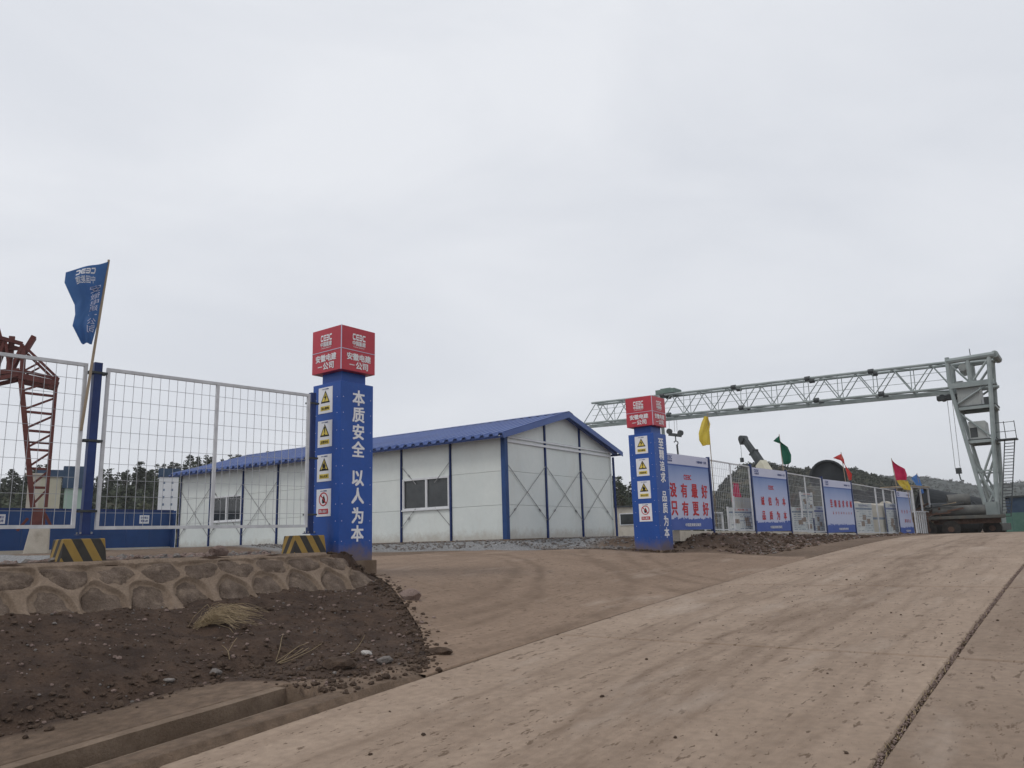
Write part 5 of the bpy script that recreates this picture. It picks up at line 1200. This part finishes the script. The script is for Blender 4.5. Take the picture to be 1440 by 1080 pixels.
# ------------------------------------------------------------------ hills and woods
def hill_ring(name, prof, r0, r1, r2, zfoot, mat, rough, n_az=260, n_r=40, treeh=0., back=.75):
    az = np.array([p[0] for p in prof]); el = np.array([p[1] for p in prof]); o_ = np.argsort(az); az, el = az[o_], el[o_]
    A_ = np.linspace(az[0], az[-1], n_az); E_ = np.interp(A_, az, el)
    rr = np.concatenate([np.linspace(r0, r1, n_r), np.linspace(r1, r2, n_r // 2)[1:]])
    Rg, Ag_ = np.meshgrid(rr, np.radians(A_), indexing='ij')
    top = np.maximum(EYE + E_ * r1 - treeh, zfoot + .2)[None, :]
    f = np.where(Rg <= r1, sm((Rg - r0) / (r1 - r0)) , 1 - (1 - back) * sm((Rg - r1) / (r2 - r1)))
    Z = zfoot + (top - zfoot) * f
    X = -np.sin(Ag_) * Rg; Y = np.cos(Ag_) * Rg
    Z = Z + rough * fbm(X, Y, 14 if r1 < 300 else 60, 5) * np.minimum(1, f * 3)
    o = link(name, grid_mesh(name, X[:, ::-1], Y[:, ::-1], Z[:, ::-1], mat)); o['kind'] = 'structure'
    def zat(a, r):
        t = max(EYE + float(np.interp(a, az, el)) * r1 - treeh, zfoot + .2); x, y = -math.sin(R(a)) * r, math.cos(R(a)) * r
        ff = float(sm((r - r0) / (r1 - r0))) if r <= r1 else 1 - (1 - back) * float(sm((r - r1) / (r2 - r1)))
        return x, y, zfoot + (t - zfoot) * ff + rough * float(fbm(x, y, 14 if r1 < 300 else 60, 5)) * min(1, ff * 3)
    return zat
WL = [(120, .07), (95, .085), (76.05, .0956), (70.86, .0945), (68.6, .0952), (65.8, .0905), (64.56, .0943), (62.88, .101), (60.7, .106), (58.44, .109), (56.1, .1115), (53.69, .113), (48.68, .109), (43.51, .1), (38.24, .0947), (32.97, .0853), (29.34, .0774), (26.5, .06), (24, .035), (22, .015)]
WR_ = [(28, .002), (24.98, 0.0127), (22.87, 0.0420), (21.78, 0.0658), (20.47, 0.0841), (18.79, 0.0824), (16.47, 0.0739), (14.86, 0.0738), (13.33, 0.0679), (10.79, 0.0560), (9.18, 0.0470), (7.66, 0.0319), (6.21, 0.0166), (4.02, 0.0073), (-0.16, 0.0064), (-30, .010)]
FR_ = [(40, .03), (22, .055), (15.61, 0.0655), (13.35, 0.0666), (10.76, 0.0629), (9.1, 0.0602), (7.53, 0.052), (6.06, 0.0433), (4.75, 0.0442), (3.76, 0.0431), (-0.46, 0.0441), (-4.77, 0.0359), (-40, .045)]
zl = hill_ring('wooded_hill', WL, 62, 120, 190, 1.3, 'hill', 2.0, treeh=4.7)
zr = hill_ring('hill', WR_, 90, 180, 300, 1.2, 'hill', 4.0, treeh=1.0)
zf = hill_ring('distant_hill', FR_, 320, 560, 900, 1.0, 'far', 14.0, treeh=2.0)

def tree_meshes(kind, seed):
    r = random.Random(seed); H = 6.0
    tk_ = MB(); tk_.tube((0, 0, -.5), (.05, 0, H * .55), .13, 6, .07, caps=False); tk_.tube((.05, 0, H * .55), (.0, .05, H * .93), .07, 5, .015, caps=False)
    for q in range(6):
        z = H * r.uniform(.4, .8); a = r.uniform(0, 6.28); tk_.tube((0, 0, z), (math.cos(a) * .9, math.sin(a) * .9, z + .35), .03, 4, .01, caps=False)
    V = []; F = []
    lean = r.uniform(-.06, .06)
    for c in range(46 if kind == 'pine' else 54):
        f = r.random()
        if kind == 'pine': z = H * (.34 + .66 * f); rad = (1.35 * (1 - f) ** .8 + .16) * r.uniform(.35, 1.05)
        else: z = H * (.3 + .6 * f); rad = 1.7 * math.sin(math.pi * (.15 + .8 * f)) * r.uniform(.2, 1)
        a = r.uniform(0, 6.283); cx, cy = math.cos(a) * rad + lean * z, math.sin(a) * rad
        s = r.uniform(.28, .55)
        for l in range(11):
            d = Vector((r.gauss(0, 1), r.gauss(0, 1), r.gauss(0, .6))); d.normalize(); p = Vector((cx, cy, z)) + d * s * r.uniform(.2, 1)
            u = Vector((r.gauss(0, 1), r.gauss(0, 1), r.gauss(0, .5))).normalized() * r.uniform(.12, .24); w = u.cross(d).normalized() * r.uniform(.07, .15)
            b = len(V); V += [p - u, p + w, p + u, p - w]; F.append((b, b + 1, b + 2, b + 3))
    cr2 = MB(); cr2.add(V, F)
    return tk_.mesh('trunk', 'bark'), cr2.mesh('crown', 'leaf' if kind == 'pine' else 'leaf2')
TM = [tree_meshes('pine', k) for k in range(6)] + [tree_meshes('broad', 20 + k) for k in range(3)]
def tree(x, y, z, s, k, label, grp, name='pine_tree'):
    t = thing(name, label, 'tree', (x, y, z), rng.uniform(0, 6.28), grp); t.scale = (s * rng.uniform(.85, 1.15), s * rng.uniform(.85, 1.15), s)
    link('trunk', TM[k][0], t); link('crown', TM[k][1], t)
LB = {'L': 'dark pine tree in the dense wood behind the mesh fence and blue hoarding', 'M': 'dark pine tree showing its top above the blue roof of the building', 'R': 'dark pine tree seen between the building and the right gate pillar'}
for i in range(212):
    a = rng.uniform(55, 78) if i < 176 else rng.uniform(28.3, 33); r_ = 120 - abs(rng.gauss(0, 1)) * 6 if rng.random() < .62 else rng.uniform(86, 118)
    x, y, z = zl(a, r_); tree(x, y, z - .2, rng.uniform(.42, .78), rng.randrange(6), LB['L' if a > 50 else 'R'], 'pine trees on the hillside')
for i in range(16):
    a = rng.uniform(50, 55); x, y, z = zl(a, 120 - abs(rng.gauss(0, 3))); tree(x, y, z, rng.uniform(.5, .8), rng.randrange(6), LB['M'], 'pine trees on the hillside')
for i in range(30):
    a = rng.uniform(55, 78) if i < 25 else rng.uniform(28.5, 32); x, y, z = zl(a, rng.uniform(68, 88)); tree(x, y, z - .3, rng.uniform(.35, .55), 6 + rng.randrange(3), 'olive broadleaf tree low on the hillside behind the blue hoarding' if a > 50 else 'olive broadleaf tree low behind the white cabin', 'broadleaf trees low on the hillside', 'broadleaf_tree')
# scrub that reads as one mass on the hills
def scrub(name, zfun, n, a0, a1, r0, r1, s0, s1, mat, seed, crest=0):
    r = np.random.RandomState(seed); V = []; F = []; b = 0
    for k in range(n):
        a = r.uniform(a0, a1); rr = r.uniform(r0, r1) if r.rand() > crest else r1 - abs(r.randn()) * 4
        x, y, z = zfun(a, rr); s = r.uniform(s0, s1)
        for l in range(16):
            d = r.randn(3) * (1, 1, .6); d /= np.linalg.norm(d); p = np.array((x, y, z + s * .3)) + d * s * r.uniform(.3, 1) * (1, 1, .8)
            u = r.randn(3); u /= np.linalg.norm(u); w = np.cross(u, d); u = u * s * r.uniform(.2, .4); w = w / (np.linalg.norm(w) + 1e-6) * s * r.uniform(.15, .3)
            V += [p - u, p + w, p + u, p - w]; F.append((b, b + 1, b + 2, b + 3)); b += 4
    m = bpy.data.meshes.new(name); m.from_pydata([tuple(v) for v in V], [], F); m.materials.append(MT[mat]); o = link(name, m); o['kind'] = 'stuff'
scrub('hillside_scrub', zl, 1300, 28, 80, 64, 119, .4, 1.1, 'leaf2', 3)
scrub('hillside_scrub', zl, 2600, 28, 80, 84, 120, .5, 1.3, 'leaf', 4, .5)
scrub('hillside_scrub', zl, 1500, 28, 80, 108, 121, 1.0, 1.9, 'leaf', 14, .8)
scrub('hillside_scrub', zr, 3600, -2, 24.5, 110, 181, .3, .85, 'leaf3', 5, .2)
scrub('hillside_scrub', zr, 900, -2, 24.5, 100, 180, .4, 1.0, 'leaf3', 6, .1)
scrub('distant_scrub', zf, 3000, -4, 16, 420, 561, .7, 1.5, 'far', 8, .35)

# ------------------------------------------------------------------ loose stones, straw, twigs
rock('brown boulder lying on the apron by the end of the stone wall', -8.2, 8.25, .15, 'rock_brown', (1.15, .85, .75), 1, .5)
rock('pale white broken stone at the foot of the bank', -6.72, 6.1, .06, 'rock_pale', (1.2, .8, .6), 2, .3)
rock('flat grey stone near the end of the drain', -6.15, 5.82, .08, 'rock', (1.2, .9, .7), 3, 1.0)
rock('dark heap of soil beside the flat grey stone', -6.45, 5.5, .14, 'clod', (1.7, 1.0, .55), 4, .4, name='soil_heap', cat='soil heap')
rock('grey stone lying above the drain kerb', -7.5, 4.75, .055, 'rock', (1.1, .9, .8), 0, .9)
rock('wide flat grey stone at the foot of the bank left of the upright grey one', -7.6, 4.3, .055, 'rock', (1.5, .9, .55), 5, .2)
rock('purple brown stone on top of the wall behind the fence', -10.95, 6.9, .16, 'rock_brown', (1.3, .9, .7), 2, 2.0, z=1.5)
rock('dark wet soil clod at the tip of the bank', -6.02, 6.5, .11, 'clod', (1.6, .8, .5), 1, .2, name='soil_clod', cat='soil clod')
tu = MB(); r2 = random.Random(21); bx0, by0 = -8.75, 5.35
for k in range(150):
    a = r2.gauss(.75, .42); L_ = r2.uniform(.25, .75); p = Vector((bx0 + r2.gauss(.0, .05), by0 + r2.gauss(0, .07), 0)); p.z = float(ground(p.x, p.y)) + .02
    d = Vector((math.cos(a) * .75, math.sin(a), 0)); pts_ = [p]; zz = r2.uniform(.02, .2)
    for q in range(1, 5):
        f = q / 4; w = p + d * L_ * f; w.x += r2.gauss(0, .02); w.y += r2.gauss(0, .02); w.z = float(ground(w.x, w.y)) + .03 + zz * math.sin(f * 2.2); pts_.append(w)
    for u, v in zip(pts_[:-1], pts_[1:]): tu.tube(u, v, .0025, 3, .0018, caps=False)
o = tu.build('dry_grass_tuft', 'straw', None); tag(o, 'tuft of dry straw coloured grass lying down the earth bank', 'dry grass')
def twig(label, x, y, a, L_, n, mat='straw', zr_=.1):
    m = MB()
    for k in range(n):
        aa = a + r2.gauss(0, .35); p = Vector((x + r2.gauss(0, .03), y + r2.gauss(0, .03), 0)); p.z = float(ground(p.x, p.y)) + .02; l = L_ * r2.uniform(.5, 1)
        for q in range(4):
            w = p + Vector((math.cos(aa), math.sin(aa), 0)) * l / 4; aa += r2.gauss(0, .25); w.z = float(ground(w.x, w.y)) + .03 + zr_ * q / 4; m.tube(p, w, .0035, 4, .0025, caps=False); p = w
    o = m.build('dry_twig', mat, None); return tag(o, label, 'twig')
twig('pale dry twigs on the bank below the straw tuft', -7.45, 5.45, 1.7, .5, 6)
twig('single dry stem lying near the foot of the bank', -7.7, 5.0, 2.6, .3, 2)
twig('short dry stick standing by the white broken stone', -6.85, 6.05, 1.8, .22, 1, zr_=.2)
# weeds and soil caught in the joint between the two lanes
pts = [(-1.25 + rng.gauss(0, .015), rng.uniform(2.2, 16)) for _ in range(1500)]
scatter('joint_dirt', pts, [abs(rng.gauss(.005, .005)) + .003 for _ in pts], 'rock_brown', lambda x, y: P(y) - .012)
wd = MB()
for k in range(420):
    y = rng.uniform(3, 14) if rng.random() < .5 else rng.gauss(6.5, 1.6); x = -1.25 + rng.gauss(0, .02); z = float(P(y)) - .02; a = rng.uniform(0, 6.28); l = rng.uniform(.015, .05)
    p = Vector((x, y, z)); q = p + Vector((math.cos(a) * l, math.sin(a) * l, l * .9)); s = Vector((-math.sin(a), math.cos(a), 0)) * .004
    wd.add([p - s, p + s, q], [(0, 1, 2)])
o = wd.build('joint_weeds', 'straw', None); o['kind'] = 'stuff'

# ------------------------------------------------------------------ thin damp air over the whole site
hz = MB().box(-1400, 1400, -1400, 1400, -3.0, 60).build('haze', None, None); hz['kind'] = 'stuff'
hm = bpy.data.materials.new('damp_air'); hm.use_nodes = True; N = hm.node_tree.nodes; N.clear()
pv = N.new('ShaderNodeVolumePrincipled'); ou = N.new('ShaderNodeOutputMaterial'); hm.node_tree.links.new(pv.outputs[0], ou.inputs['Volume'])
pv.inputs['Color'].default_value = (.985, .99, .995, 1); pv.inputs['Density'].default_value = .00045; pv.inputs['Anisotropy'].default_value = .2
hz.data.materials.append(hm)
